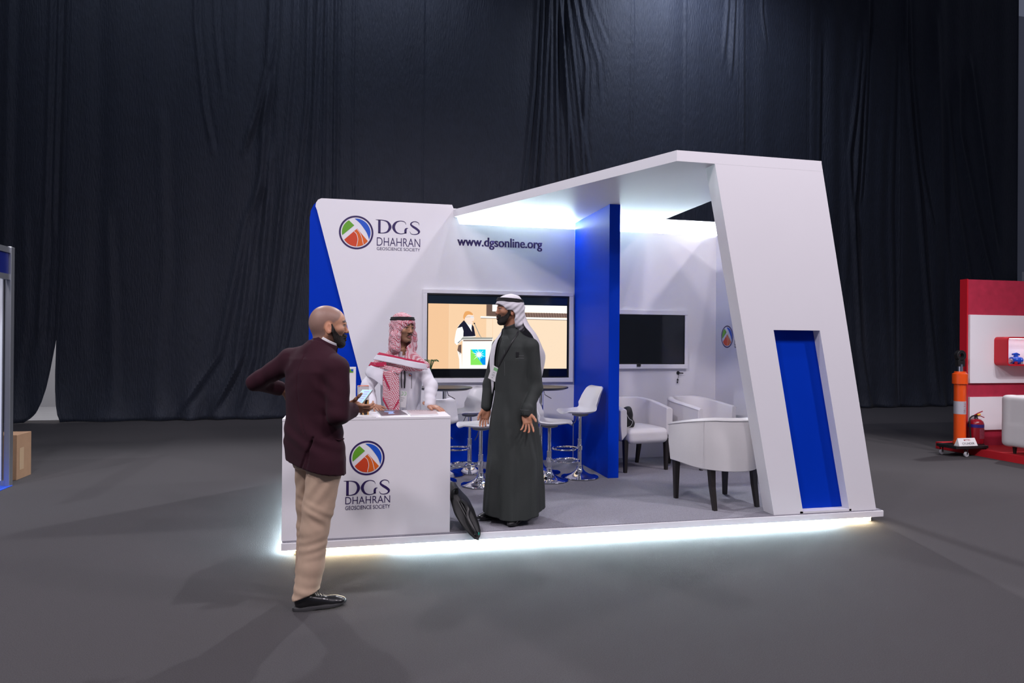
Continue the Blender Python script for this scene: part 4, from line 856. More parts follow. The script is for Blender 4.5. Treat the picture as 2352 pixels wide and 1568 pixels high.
def beard(f, M, m, parent, top=-.008, th=.006, mous=True, side=.03):
    b = Field(f.lo, f.lo+f.h*(f.n-1), f.h); X, Y, Z = b.x, b.y, b.z; AY = np.abs(Y)
    rg = np.random.default_rng(3); nz = (rg.random(b.d.shape, dtype=np.float32)-.5)*.0022
    line = np.interp(X.ravel(), [-.01, .012, .022, .032, .05, .075, .1], [.024, .024, .004, -.014, -.036, -.047, -.048])[:, None, None]+.0015*np.sin(X*300)+0*Y             # upper edge: rises to the sideburn
    up = Z-line
    back = (.008-X-.35*np.minimum(0, Z+.02))+0*Y+0*Z+.25*(Z+.02)*0
    low = -.118-Z+.25*(.06-X)*0
    mouth = .024-np.sqrt((AY*1.0)**2+((Z+.054)*2.1)**2)-np.where(X > .07, 0, 1)
    reg = np.maximum(np.maximum(up, back), np.maximum(low, mouth*.8))
    if mous:
        ms = np.maximum(np.maximum(np.abs(Z+.0395-.0*X)-.0055-.25*(0.03-AY)*0, AY-.028), .07-X); reg = np.minimum(reg, ms)
        br = np.maximum(np.maximum(np.abs(AY-.027)-.007, np.abs(Z+.052)-.022), .06-X); reg = np.minimum(reg, br)
    neck = np.sqrt((X+.02)**2+Y**2)-.055
    reg = np.maximum(reg, np.where(Z < -.095, .03-X, -1)+0*Y)
    b.d = np.maximum(f.d-th-nz, reg*.9).astype(np.float32)
    V, F = b.mesh(); return link_np('beard', xf(V, M), F, m, parent)
M_hair = mat('black_hair', (.013, .009, .007), .75, noise=.5, nscale=300, bump=.6, bscale=500)
def hand(M, side=1, curl=(.5, .5, .5, .55), spread=(.14, .03, -.09, -.22), thumb=(.75, .35), skin=(.4, .2, .13), tcurl=.2, s=1., thumb_up=-.2):
    # side=1: thumb towards +y. wrist at origin, +x to fingers, +z back of the hand
    f = Field((-.08, -.14, -.11), (.225, .14, .075), .0028)
    f.box((.042, 0, 0), (.046, .037, .0125), .012, .0); f.cone((-.05, 0, 0), (.012, 0, 0), .024, .026, .02, flat=((0, 0, 1), 1.45)); f.ell((.03, .024*side, -.008), (.032, .017, .014), .015); f.ell((.035, -.026*side, -.006), (.03, .014, .012), .012)
    Ls = [(.040, .025, .020), (.044, .028, .021), (.041, .026, .020), (.032, .020, .018)]; ys = [.028, .0095, -.0095, -.027]
    for q in range(4):
        p = np.array((.086-.004*abs(q-1)-(.006 if q == 3 else 0), ys[q]*side, .001)); a = spread[q]*side; c = curl[q]*.35; r = .0088-(.0008 if q == 3 else 0)
        for j, l in enumerate(Ls[q]):
            d = np.array((math.cos(a)*math.cos(c), math.sin(a)*math.cos(c), -math.sin(c))); n_ = p+d*l; f.cone(p, n_, r, r-.0008, .004); 
            p = n_; r -= .0009; c += curl[q]*.8
    p = np.array((.012, .026*side, -.006)); a = thumb[0]*side; c = -thumb_up
    for j, (l, r) in enumerate(((.042, .0125), (.032, .0105), (.025, .0095))):
        d = np.array((math.cos(a)*math.cos(c), math.sin(a)*math.cos(c), -math.sin(c))); n_ = p+d*l; f.cone(p, n_, r, r-.0015, .008); p = n_; a -= thumb[1]*side; c += tcurl
    V, F = f.mesh(); col = np.tile(np.array(skin), (len(V), 1))*(1+noise3(V, 90)[:, None]*.08)
    x = V[:, 0]; w = sstep(.11, .16, x)[:, None]*.35; col = col*(1-w)+np.array(skin)*np.array([1.25, .9, .85])*w
    return xf(V*s, M), F, col
def merge(parts):
    Vs, Fs, Cs, b = [], [], [], 0
    for V, F, c in parts: Vs.append(V); Fs.append(F+b); Cs.append(c); b += len(V)
    return np.concatenate(Vs), np.concatenate(Fs), np.concatenate(Cs)
def underbody(secs, limbs, skin):
    lo = [min([s[1]-s[3] for s in secs]+[min(l[0][0], l[1][0]) for l in limbs])-.1, min([s[2]-.2 for s in secs]+[min(l[0][1], l[1][1]) for l in limbs])-.1, 0.02]
    hi = [max([s[1]+s[3] for s in secs]+[max(l[0][0], l[1][0]) for l in limbs])+.1, max([s[2]+.2 for s in secs]+[max(l[0][1], l[1][1]) for l in limbs])+.1, max(s[0] for s in secs)+.05]
    f = Field(lo, hi, .016); f.stack(secs, .03)
    for a, b, ra, rb in limbs: f.cone(a, b, ra, rb, .03)
    V, F = f.mesh(); return V, F, np.tile(np.array(skin), (len(V), 1))
def shoe(name, M, m, parent, L=.29, lace=True, sole_m=None):
    f = Field((-.05, -.07, -.005), (L+.03, .07, .14), .0045)
    f.cone((.045, 0, .040), (L-.075, .003, .030), .030, .031, .015); f.ell((L-.068, .003, .028), (.060, .041, .025), .015); f.ell((.046, 0, .052), (.043, .032, .050), .015); f.cone((.06, 0, .068), (.145, 0, .046), .027, .026, .02)
    f.ell((.035, 0, .125), (.036, .028, .05), .01, 's')
    f.run(lambda X, Y, Z: (.018-Z)+0*X+0*Y, (-9, -9, -9), (9, 9, 9), 0, 'i')
    V, F = f.mesh(); o = link_np(name, xf(V, M), F, m, parent)
    out = []
    for i in range(40):
        a = 2*PI*i/40; x = L*.5-.008+math.cos(a)*(L*.5+.002); y = math.sin(a)*(.046 if math.cos(a) > -.2 else .038)*(abs(math.sin(a))**.0)*(1-.12*(1 if False else 0)); w = 1.06-.22*math.exp(-((x-L*.42)/.04)**2)
        out.append((x, y*w))
    mb = MB(); n = len(out); V = []
    for z, g in ((0, .985), (.006, 1.0), (.020, 1.0), (.023, .97)): V += [(L*.5+(p[0]-L*.5)*g+.002, p[1]*g, z+(.006*sstep(L*.30, L*.36, p[0]) if z < .01 else 0)+.010*sstep(L*.75, L, p[0])) for p in out]
    F = [(k*n+i, k*n+(i+1) % n, (k+1)*n+(i+1) % n, (k+1)*n+i) for k in range(3) for i in range(n)]+[tuple(range(n-1, -1, -1)), tuple(3*n+i for i in range(n))]
    V = xf(np.array(V), M); mb.add([tuple(v) for v in V], F, 0, True); mb.build('sole', sole_m or mat('rubber_sole', (.03, .03, .032), .6), o)
    if lace:
        mb = MB()
        def top(x, y): c = f.d[int((x-f.lo[0])/f.h), int((y-f.lo[1])/f.h), :]; k = np.where(c < 0)[0]; return float(f.lo[2]+f.h*(k[-1]+.6)) if len(k) else .05
        for k in range(4):
            x_ = .115+.015*k; pts = xf(np.array([(x_, y_, top(x_, y_)+.001) for y_ in (-.020, -.010, 0, .010, .020)]), M); mb.tube([tuple(p) for p in pts], .0024, 5)
        for s_ in (1, -1):
            pts = xf(np.array([(.125, 0, .092), (.12, .012*s_, .105), (.135, .02*s_, .10), (.14, .022*s_, .085)]), M); mb.tube([tuple(p) for p in catmull([tuple(q) for q in pts], 3)], .0018, 5)
        mb.build('laces', M_black, o)
    return o
def sheet(name, rows, m, parent, th=.004, up=6, wr=0., wf=40., seed=0):
    # rows: control grid of 3D points; smooth interpolation both ways, thin cloth with real thickness
    A = [catmull(r, up) for r in rows]; n = len(A[0]); cols = [catmull([A[i][j] for i in range(len(A))], up) for j in range(n)]; mR = len(cols[0])
    G = np.array([[cols[j][i] for j in range(n)] for i in range(mR)])
    if wr:
        du = np.gradient(G, axis=1); dv = np.gradient(G, axis=0); N = np.cross(du, dv); N /= np.linalg.norm(N, axis=2, keepdims=True)+1e-9
        s = np.cumsum(np.linalg.norm(du, axis=2), axis=1); t = np.cumsum(np.linalg.norm(dv, axis=2), axis=0)
        G = G+N*(wr*(np.sin(s*wf+seed+2*np.sin(t*7+seed))*.7+.4*np.sin(s*wf*1.9+t*9+seed)))[:, :, None]
    V = [tuple(p) for r in G for p in r]; F = [(i*n+j, i*n+j+1, (i+1)*n+j+1, (i+1)*n+j) for i in range(mR-1) for j in range(n-1)]
    mb = MB(); mb.add(V, F, 0, True); o = mb.build(name, m, parent); s = o.modifiers.new('thick', 'SOLIDIFY'); s.thickness = th; s.offset = 0
    return o
def cloth_noise(a, fx, fy, fz, seed=0):
    return lambda X, Y, Z: a*(np.sin(X*fx+2.1*np.sin(Z*fz*.5+seed)+seed)*np.sin(Z*fz+1.7*np.sin(Y*fy+seed)+1.1)+.5*np.sin(Y*fy+X*fx*.7+Z*fz*.6+seed*2))

def surf(x, z, fld):     # first surface of a field met when coming from -y
    gx = (x-fld.lo[0])/fld.h; gz = (z-fld.lo[2])/fld.h; ix, iz = int(gx), int(gz); fx, fz = gx-ix, gz-iz
    c = (fld.d[ix, :, iz]*(1-fx)+fld.d[ix+1, :, iz]*fx)*(1-fz)+(fld.d[ix, :, iz+1]*(1-fx)+fld.d[ix+1, :, iz+1]*fx)*fz
    k = int(np.argmax(c < 0)); t = c[k-1]/(c[k-1]-c[k]) if k > 0 else 0; return float(fld.lo[1]+fld.h*(k-1+t))
def onf(pts, fld, off=.003): return [(x, surf(x, z, fld)-off, z) for x, z in pts]
CAMYAW = R(-12.8)
# ------------------------------------------------------------------ person 1: burgundy blazer, phone in hand
SK1 = (.58, .30, .185)
MH = mk((.083, .02, 1.612), 20, -2, 0, 1.0)
hV, hF, hC, hf = head(SK1, MH, hair=(.19, .135, .125), stubble=(.09, .05, .04), lips=(.33, .13, .11))
uph = Vector((.25, .82, .50)).normalized(); nph = Vector((-.15, -.45, .85)); vph = uph.cross(nph).normalized(); nph = vph.cross(uph).normalized()
pc = Vector((.262, .115, 1.205))
Mh = Matrix(((uph.x, -vph.x, nph.x, 0), (uph.y, -vph.y, nph.y, 0), (uph.z, -vph.z, nph.z, 0), (0, 0, 0, 1)))
# right hand, palm up under the phone: x=fingers direction, y=thumb side, z=back of hand (down)
hx = Vector((.88, .10, -.22)).normalized(); hz = Vector((-.1, -.80, -.55)); hz = (hz-hx*hz.dot(hx)).normalized(); hy = hz.cross(hx).normalized()
MR = Matrix(((hx.x, hy.x, hz.x, 0), (hx.y, hy.y, hz.y, 0), (hx.z, hy.z, hz.z, 0), (0, 0, 0, 1))); MR.translation = (.205, .045, 1.158)
hd = hand(MR, 1, (.85, .85, .9, .95), (.10, .03, -.06, -.14), (1.15, .05), SK1, .15, .92, .1)
hd2 = hand(mk((-.27, .31, 1.235), -20, -10, 60), -1, (.6, .6, .6, .6), skin=SK1)
torso = [(.80, .015, 0, .15, .10, -40), (.98, .0, .0, .16, .10, -40), (1.12, 0, 0, .14, .095, -40), (1.30, .006, 0, .16, .105, -40), (1.41, .006, 0, .15, .09, -40), (1.46, .02, 0, .07, .07, -40), (1.50, .04, 0, .05, .05, -40)]
limbs = [((-.17, .11, 1.40), (-.39, .16, 1.28), .045, .035), ((-.39, .16, 1.28), (-.27, .31, 1.235), .034, .024), ((.17, -.11, 1.36), (.193, -.155, 1.13), .045, .037), ((.193, -.155, 1.13), tuple(MR.translation), .035, .024),
         ((.07, -.05, .84), (.03, -.04, .48), .07, .05), ((.03, -.04, .48), (-.02, -.05, .10), .048, .035), ((-.04, .08, .84), (-.065, .155, .46), .06, .045), ((-.065, .155, .46), (-.088, .19, .10), .042, .032)]
ub = underbody(torso, limbs, SK1)
V, F, C = merge([(hV, hF, hC), hd, hd2, ub])
p1 = link_np('person', V, F, M_skin, None, C); p1.location = (-.246, 4.117, 0); p1.rotation_euler = (0, 0, CAMYAW)
tag(p1, 'bearded man with shaved head in burgundy blazer and beige trousers, holding a phone', 'person')
M_jac = mat('burgundy_wool', (.034, .0078, .0150), .85, noise=.22, nscale=260, bump=.35, bscale=700, spec=.2, sheen=.03)
f = Field((-.50, -.30, .72), (.34, .42, 1.60), .0065)
f.stack([(.70, .022, .0, .205, .130, -40), (.86, .018, .0, .212, .132, -40), (.98, .002, .0, .205, .128, -40), (1.12, -.004, .0, .186, .122, -40), (1.26, .002, .0, .198, .130, -40), (1.36, .006, .0, .196, .125, -40), (1.43, .01, 0, .165, .105, -40), (1.48, .03, 0, .10, .085, -40), (1.53, .05, .005, .070, .068, -40)], .02, pw=2.3)
f.cone((.03, 0, 1.47), (.165, -.105, 1.385), .065, .065, .04); f.cone((.02, .0, 1.47), (-.165, .105, 1.425), .06, .060, .04)
f.cone((-.170, .11, 1.415), (-.395, .16, 1.285), .068, .052, .03); f.cone((-.395, .16, 1.285), (-.30, .30, 1.24), .052, .044, .015)
f.cone((.172, -.118, 1.375), (.190, -.165, 1.125), .070, .058, .025); f.cone((.190, -.165, 1.125), (.222, -.01, 1.135), .057, .046, .02)
f.disp(cloth_noise(.0040, 18, 14, 13, .5)); f.disp(lambda X, Y, Z: .0035*np.sin(X*38+Z*52+1.3*np.sin(Z*20))*np.exp(-((Z-1.02)/.10)**2)+.003*np.sin(X*45-Z*60)*np.exp(-((X+.12)**2+(Z-1.33)**2)/.006)+.003*np.sin(X*50+Z*60)*np.exp(-((X-.12)**2+(Z-1.28)**2)/.006)+0*Y)
f.disp(lambda X, Y, Z: .0045*np.sin((Z*70+X*42))*np.exp(-(((X-.20)**2+(Y+.11)**2)/.008+((Z-1.13)/.09)**2))+.0045*np.sin(X*60+Z*30)*np.exp(-((X+.36)**2+(Z-1.28)**2)/.010))
f.cone((.055, -.20, 1.0), (-.045, -.22, .76), .003, .030, .003, 's')                 # centre vent
f.cone((.054, -.150, 1.0), (-.02, -.165, .76), .004, .020, .004, 's')
f.run(lambda X, Y, Z: (.812-.20*X-Z)+0*Y, (-9, -9, -9), (9, 9, 9), 0, 'i')   # hem
f.cone((.083, .02, 1.60), (.05, .005, 1.49), .060, .060, .004, 's')
for q_ in onf([(.051-.088*k/30, .996-.20*k/30) for k in range(31)], f, 0): f.ell(q_, (.007, .010, .008), .004, 's')
for q_ in onf([(-.018-.040*min(1, k/12)+.06*max(0, (k-20)/32)**2, 1.47-.009*k) for k in range(52)], f, 0): f.ell(q_, (.0045, .0045, .0065), .004, 's')
V, F = f.mesh(); jk = link_np('blazer', V, F, M_jac, p1)
# collar of the blazer and of the shirt
def collar(name, c0, r, h, M, m, parent, gap=0., flare=.01, th=.006, lean=0.):
    rows = []
    for k in range(4):
        t = k/3; rr = r+flare*(1-t); rows.append([tuple(xf(np.array([[rr*math.cos(a)*.98, rr*math.sin(a)*.92, h*t]]), M)[0]) for a in [gap+(2*PI-2*gap)*i/14 for i in range(15)]])
    return sheet(name, rows, m, parent, th, 3)
jc = collar('collar', None, .068, .05, mk((.058, .008, 1.492), 12, -27, 6), M_jac, jk, .5, .020, .010)
collar('shirt_collar', None, .0625, .045, mk((.068, .010, 1.508), 12, -28, 6), mat('white_shirt', (.75, .74, .75), .7), p1, .30, .004, .004)
MB().tube([(.150, -.118, .985), (.180, -.105, .977), (.200, -.075, .980)], .004, 6).build('pocket_flap', M_jac, jk)
# beard
beard(hf, MH, M_hair, p1, th=.0065)
# trousers
M_tr = mat('beige_chino', (.56, .40, .285), .8, noise=.08, nscale=30, bump=.12, bscale=900)
f = Field((-.24, -.20, .015), (.26, .34, 1.0), .0065)
f.stack([(.80, .015, .01, .150, .110, -40), (.86, .01, .01, .172, .115, -40), (.95, .0, .0, .17, .11, -40)], .05)
for a, b, ra, rb in (((.085, -.05, .80), (.048, -.045, .58), .099, .087), ((.048, -.045, .58), (.030, -.045, .46), .087, .078), ((.030, -.045, .46), (.010, -.045, .25), .078, .074), ((.010, -.045, .25), (-.020, -.052, .065), .073, .072),
                     ((-.040, .08, .80), (-.055, .14, .56), .085, .078), ((-.055, .14, .56), (-.070, .17, .42), .076, .066), ((-.070, .17, .42), (-.092, .19, .09), .066, .062)):
    f.cone(a, b, ra, rb, .02)
f.disp(lambda X, Y, Z: .0024*np.sin(Z*92+X*60+Y*30+1.5*np.sin(Z*21))*np.exp(-((Z-.54)/.09)**2)*(.5+.5*np.sin(X*30-Y*20+Z*18))+.0018*np.sin(Z*120-X*30)*np.exp(-((Z-.37)/.06)**2)+.0026*np.sin(Z*95+X*20)*np.exp(-((Z-.10)/.05)**2)+.0022*np.sin(Z*55-X*75)*np.exp(-((Z-.70)/.09)**2)+0*Y)
f.run(lambda X, Y, Z: (.084+.42*np.maximum(-.06, X+.015)-Z)+0*Y, (-9, -9, -9), (9, 9, 9), 0, 'i')
V, F = f.mesh(); tr = link_np('trousers', V, F, M_tr, p1)
M_shoe = mat('black_leather', (.010, .010, .011), .28, coat=.3)
shoe('shoe', mk((-.076, -.080, .001), 22), M_shoe, p1, .30, sole_m=mat('scuffed_sole', (.045, .045, .047), .55)); shoe('shoe', mk((-.085, .13, .002), 98), M_shoe, p1, .28)
# phone (held, so its own thing)
ph = empty('mobile_phone', (0, 0, 0), 0, 'mobile phone with a lit cyan screen in the hand of the man in burgundy', 'phone')
ph.matrix_world = Matrix.Translation((-.246, 4.117, 0)) @ Matrix.Rotation(CAMYAW, 4, 'Z') @ Matrix.Translation(pc) @ Mh
MB().box(-.072, .072, -.036, .036, -.005, .003).build('body', mat('phone_case', (.35, .33, .33), .35), ph, bevel=.002)
MB().box(-.068, .068, -.033, .033, .0031, .0036).build('screen', emi('phone_cyan', (.20, .55, .68), .85), ph)
mb = MB()
for k in range(5): mb.box(-.055+k*.024, -.043+k*.024, -.022, .012+.006*(k % 2), .0037, .004)
mb.build('chat_lines', emi('phone_purple', (.16, .14, .62), .8), ph)['kind'] = 'stuff'
# ------------------------------------------------------------------ person 2: dark grey thobe, white headcloth
SK2 = (.46, .215, .125)
MH2 = mk((-.068, .035, 1.612), 195, 0, 0, .98)
hV, hF, hC, hf2 = head(SK2, MH2, stubble=(.05, .025, .018), lips=(.30, .09, .08))
hdL = hand(mk((.078, -.150, .875), -80, -68, -150), -1, (.35, .55, .6, .45), (.30, .08, -.14, -.36), (.75, .15), SK2, .2, 1.02)
hdR = hand(mk((-.247, .10, .885), 200, -80, 100), 1, (.7, .8, .85, .9), (.1, .0, -.05, -.1), (.5, .2), SK2, .2, 1.0)
ub = underbody([(.3, -.02, .05, .12, .10, -49), (.9, -.02, .05, .14, .11, -49), (1.05, -.02, .05, .13, .10, -49), (1.25, -.02, .05, .15, .10, -49), (1.36, -.02, .05, .13, .08, -49), (1.42, -.03, .05, .06, .05, -49)],
               [((.10, -.05, 1.34), (.15, -.04, 1.08), .045, .037), ((.15, -.04, 1.08), (.068, -.150, .870), .035, .024), ((-.13, .17, 1.34), (-.22, .14, 1.07), .045, .037), ((-.22, .14, 1.07), (-.247, .10, .885), .035, .024),
                ((.02, .0, .5), (.03, -.03, .10), .055, .04), ((-.10, .1, .5), (-.12, .12, .10), .055, .04)], SK2)
V, F, C = merge([(hV, hF, hC), hdL, hdR, ub])
p2 = link_np('person', V, F, M_skin, None, C); p2.location = (1.253, 5.325, .11); p2.rotation_euler = (0, 0, CAMYAW)
tag(p2, 'bearded man in a long dark grey thobe and white headcloth standing on the stand carpet', 'person')
beard(hf2, MH2, M_hair, p2, th=.0055)
# hair at the temple and nape
b_ = Field(hf2.lo, hf2.lo+hf2.h*(hf2.n-1), hf2.h); b_.d = np.maximum(hf2.d-.003, np.maximum(np.maximum(b_.x-.045-.4*(b_.z-.02), -.06-b_.z+0*b_.x), np.where(b_.x > -.03, .012-b_.z, -1)+0*b_.y)).astype(np.float32)
V, F = b_.mesh(); link_np('hair', xf(V, MH2), F, M_hair, p2)
M_th = mat('dark_grey_suiting', (.033, .038, .036), .72, noise=.12, nscale=120, bump=.3, bscale=600, spec=.3)
f = Field((-.34, -.28, .03), (.30, .36, 1.50), .0068)
def wobT(th, Z, X, Y): a = np.clip((1.15-Z)/1.1, 0, 1); return a*(.060*np.sin(th*7+.8+Z*.8)+.045*np.abs(np.sin(th*5.5+2.2-Z*.9))+.03*np.sin(th*4+Z*2)+.02*np.sin(th*15+Z))
f.stack([(.02, -.020, .03, .238, .232, 0), (.15, -.022, .03, .232, .225, 0), (.50, -.020, .035, .212, .200, 0), (.80, -.018, .04, .188, .172, -20), (1.03, -.015, .045, .176, .150, -40), (1.24, -.02, .05, .182, .138, -49), (1.33, -.022, .055, .178, .122, -49), (1.385, -.025, .055, .150, .10, -49), (1.42, -.035, .055, .10, .075, -49), (1.475, -.046, .054, .067, .063, -49)], .02, wob=wobT, pw=2.1)
f.cone((-.03, .055, 1.40), (.105, -.06, 1.335), .055, .060, .03); f.cone((-.03, .055, 1.40), (-.14, .17, 1.335), .05, .056, .03)
f.cone((.112, -.065, 1.325), (.150, -.055, 1.07), .066, .056, .02); f.cone((.150, -.055, 1.07), (.082, -.143, .905), .055, .046, .012); f.cone((.082, -.143, .915), (.073, -.150, .875), .050, .050, .004)
f.cone((-.145, .175, 1.325), (-.228, .145, 1.07), .062, .054, .02); f.cone((-.228, .145, 1.07), (-.246, .105, .905), .052, .045, .012)
f.cone((.0745, -.149, .872), (.072, -.153, .80), .041, .041, .003, 's')
f.disp(cloth_noise(.0036, 24, 19, 10, 1.7)); f.disp(lambda X, Y, Z: .004*np.sin(Z*55+X*20)*np.exp(-((X-.15)**2+(Y+.06)**2+(Z-1.06)**2*.6)/.006)+.003*np.sin(X*70+Y*30-Z*12)*np.exp(-((Z-1.2)/.12)**2)*np.exp(-((X-.06)/.06)**2))
f.run(lambda X, Y, Z: (.052+.22*np.maximum(0, np.abs(X+.02)-.10)+.05*(Y+.1)-Z), (-9, -9, -9), (9, 9, 9), 0, 'i')
f.cone((-.055, .045, 1.60), (-.045, .055, 1.44), .056, .056, .004, 's')
V, F = f.mesh(); tb = link_np('thobe', V, F, M_th, p2)
M_st = mat('pale_stitching', (.13, .14, .14), .7)
MC = mk((-.036, .050, 1.478), 215, -26, 0)
cl = collar('collar', None, .064, .042, MC, M_th, tb, .03, .006, .006)
def ringpts(r, z, M, n=28): return [tuple(xf(np.array([[r*math.cos(2*PI*i/n)*.98, r*math.sin(2*PI*i/n)*.92, z]]), M)[0]) for i in range(n)]
MB().tube(ringpts(.0685, .038, MC), .0012, 4, closed=True).build('stitching', M_st, cl); MB().tube(ringpts(.0735, .006, MC), .0012, 4, closed=True).build('stitching', M_st, cl)
mb = MB(); mb.tube(onf([(-.010, 1.268), (.02, 1.268), (.052, 1.268)], f, .001), .0013, 4); pk = mb.build('pocket_edge', M_st, tb)
MB().tube(onf([(-.012, 1.252), (.02, 1.252), (.052, 1.252)], f, .001), .0013, 4).build('pocket_edge', M_st, tb)
MB().tube(onf([(-.108, 1.37), (-.103, 1.30), (-.100, 1.22), (-.098, 1.14)], f, .0), .0012, 4).build('placket_seam', M_st, tb)
for zz in (.905, .868):
    q0 = np.array((.082, -.143, zz)); MB().tube([(q0[0]-.005+.0515*math.cos(a), q0[1]-.002+.0515*math.sin(a), zz+.25*.0515*math.sin(a)*0) for a in [2*PI*i/24 for i in range(24)]], .0011, 4, closed=True).build('cuff_stitching', M_st, tb)
MB().box(-.012, .012, -.004, .004, -.02, .02).build('phone_in_pocket', M_black, tb).location = onf([(-.0, 1.275)], f, .002)[0]
# lanyard and badge
M_lan = mat('black_lanyard', (.010, .010, .012), .5)
pa = onf([(-.128, 1.40), (-.150, 1.33), (-.160, 1.26), (-.163, 1.20)], f, .006); pb = [(.005, .075-.05, 1.47)]+onf([(.0, 1.43), (-.040, 1.37), (-.075, 1.31), (-.115, 1.25), (-.150, 1.195)], f, .006)
ln = empty('lanyard', (0, 0, 0)); ln.parent = p2
MB().tube(catmull(pa, 4), .0035, 6, flat=1.8).tube(catmull(pb, 4), .0038, 6, flat=1.8).build('cord', M_lan, ln)
bdg = MB().box(-.036, .036, -.0008, .0008, -.12, .0).build('badge', M_paper, ln); bl = onf([(-.168, 1.20)], f, .008)[0]; bdg.location = (-.170, bl[1]-.012, 1.195); bdg.rotation_euler = (R(8), R(24), R(-28))
MB().box(-.012, .030, -.0015, -.0009, -.035, -.008).build('badge_emblem', mat('pale_green_print', (.25, .55, .25), .5), bdg)
mb = MB()
for k, (w_, z) in enumerate(((.022, -.055), (.028, -.072), (.024, -.082), (.016, -.10))): mb.box(-w_/2, w_/2, -.0015, -.0009, z, z+.003)
mb.build('badge_print', mat('grey_print', (.2, .2, .22), .5), bdg)
# headcloth
M_gh = mat('white_headcloth', (.66, .64, .68), .85, bump=.35, bscale=380, noise=.04, nscale=60)
M_ag = mat('black_cord', (.010, .009, .011), .75, bump=.5, bscale=500)
def headcloth(M, m, parent, hood=False):
    f = Field((-.19, -.18, -.235), (.16, .18, .165), .0046)
    f.ell((-.014, 0, .050), (.109, .089, .095), .02); f.ell((.02, 0, .048), (.082, .080, .072), .03); 
    f.ell((.078, 0, .066), (.034, .058, .016), .012, rot=(0, 14, 0))
    f.cone((-.05, .0, .02), (-.085, 0, -.12), .078, .060, .03)
    for s in (1, -1): f.cone((-.018, .055*s, .03), (-.058, .055*s, -.10), .040, .034, .03)
    if hood:
        for s in (1, -1): f.cone((.040, .068*s, .045), (.020, .092*s, -.06), .022, .036, .03); f.cone((.020, .092*s, -.06), (.015, .090*s, -.15), .040, .052, .03)
    f.disp(lambda X, Y, Z: .0026*np.sin(X*55+Z*70+Y*20)*np.sin(Z*40-X*30)+.0022*np.sin((X*.8+Z)*130+Y*30)*(Z < .06))
    # opening for the face
    if hood: f.ell((.098, .004, -.035), (.070, .058, .092), .006, 's'); f.cone((.07, 0, -.05), (.07, 0, -.2), .058, .045, .006, 's')
    else:
        f.ell((.095, 0, -.020), (.080, .110, .080), .006, 's', rot=(0, -24, 0)); f.ell((.03, 0, -.10), (.075, .12, .075), .01, 's'); f.ell((.005, 0, -.035), (.047, .12, .060), .008, 's', rot=(0, 18, 0))
    V, F = f.mesh(); o = link_np('headcloth', xf(V, M), F, m, parent)
    return o
gh = headcloth(MH2, M_gh, p2)
def agal(M, parent, z=.083, tilt=4):
    Mt = M @ mk((-.008, 0, z), 0, tilt, 0)
    for k, (rz, g) in enumerate(((0, 1.0), (.0135, .95))):
        pts = [tuple(xf(np.array([[.107*g*math.cos(a), .089*g*math.sin(a), rz]]), Mt)[0]) for a in [2*PI*i/40 for i in range(40)]]
        MB().tube(pts, .0085, 10, closed=True).build('head_cord', M_ag, parent)
agal(MH2, p2)
# falls of the headcloth: down the back over the near shoulder, and over the far shoulder in front
sheet('headcloth_fall', [[(.03, .03, 1.60), (.055, .08, 1.60), (.02, .15, 1.60), (-.05, .16, 1.58)], [(.055, -.015, 1.50), (.095, .06, 1.51), (.05, .16, 1.50), (-.06, .18, 1.50)],
       [(.115, -.045, 1.425), (.150, .05, 1.43), (.09, .19, 1.42), (-.08, .22, 1.42)], [(.165, -.045, 1.33), (.195, .06, 1.33), (.11, .22, 1.33), (-.09, .24, 1.33)], [(.185, -.01, 1.24), (.225, .08, 1.25), (.12, .24, 1.24), (-.08, .25, 1.26)], [(.180, .05, 1.13), (.190, .11, 1.09), (.10, .24, 1.10), (-.06, .25, 1.16)]], M_gh, p2, .004, 6, .004, 42, 1)
sheet('headcloth_fall', [[(-.065, .13, 1.50), (-.10, .11, 1.49), (-.125, .07, 1.47)], [(-.11, .20, 1.43), (-.15, .13, 1.42), (-.135, .06, 1.42)], [(-.16, .22, 1.34), (-.205, .13, 1.33), (-.165, .03, 1.35)], [(-.19, .22, 1.24), (-.222, .13, 1.22), (-.185, .02, 1.25)], [(-.19, .20, 1.12), (-.212, .12, 1.10), (-.188, .03, 1.15)], [(-.19, .17, 1.02), (-.200, .11, 1.0), (-.187, .05, 1.06)]], M_gh, p2, .004, 6, .003, 38, 2)
shoe('shoe', mk((.045, .03, .002), 248), M_shoe, p2, .27, lace=False); shoe('shoe', mk((-.10, .13, .002), 215), M_shoe, p2, .26, lace=False)
def warp(o, off=0.):
    if o.type == 'MESH':
        z0 = off+o.location.z if o is not p2 else 0.
        if o.name.startswith('badge') or o.name.startswith('phone_in'): o.location.z += .065*float(sstep(1.0, 1.36, np.array(o.location.z))); return
        n = len(o.data.vertices); a = np.empty(n*3, np.float32); o.data.vertices.foreach_get('co', a); a = a.reshape(-1, 3)
        a[:, 2] += .065*sstep(1.0, 1.36, a[:, 2]); o.data.vertices.foreach_set('co', a.ravel()); o.data.update()
    for c in [q for q in bpy.data.objects if q.parent == o]: warp(c)
warp(p2)
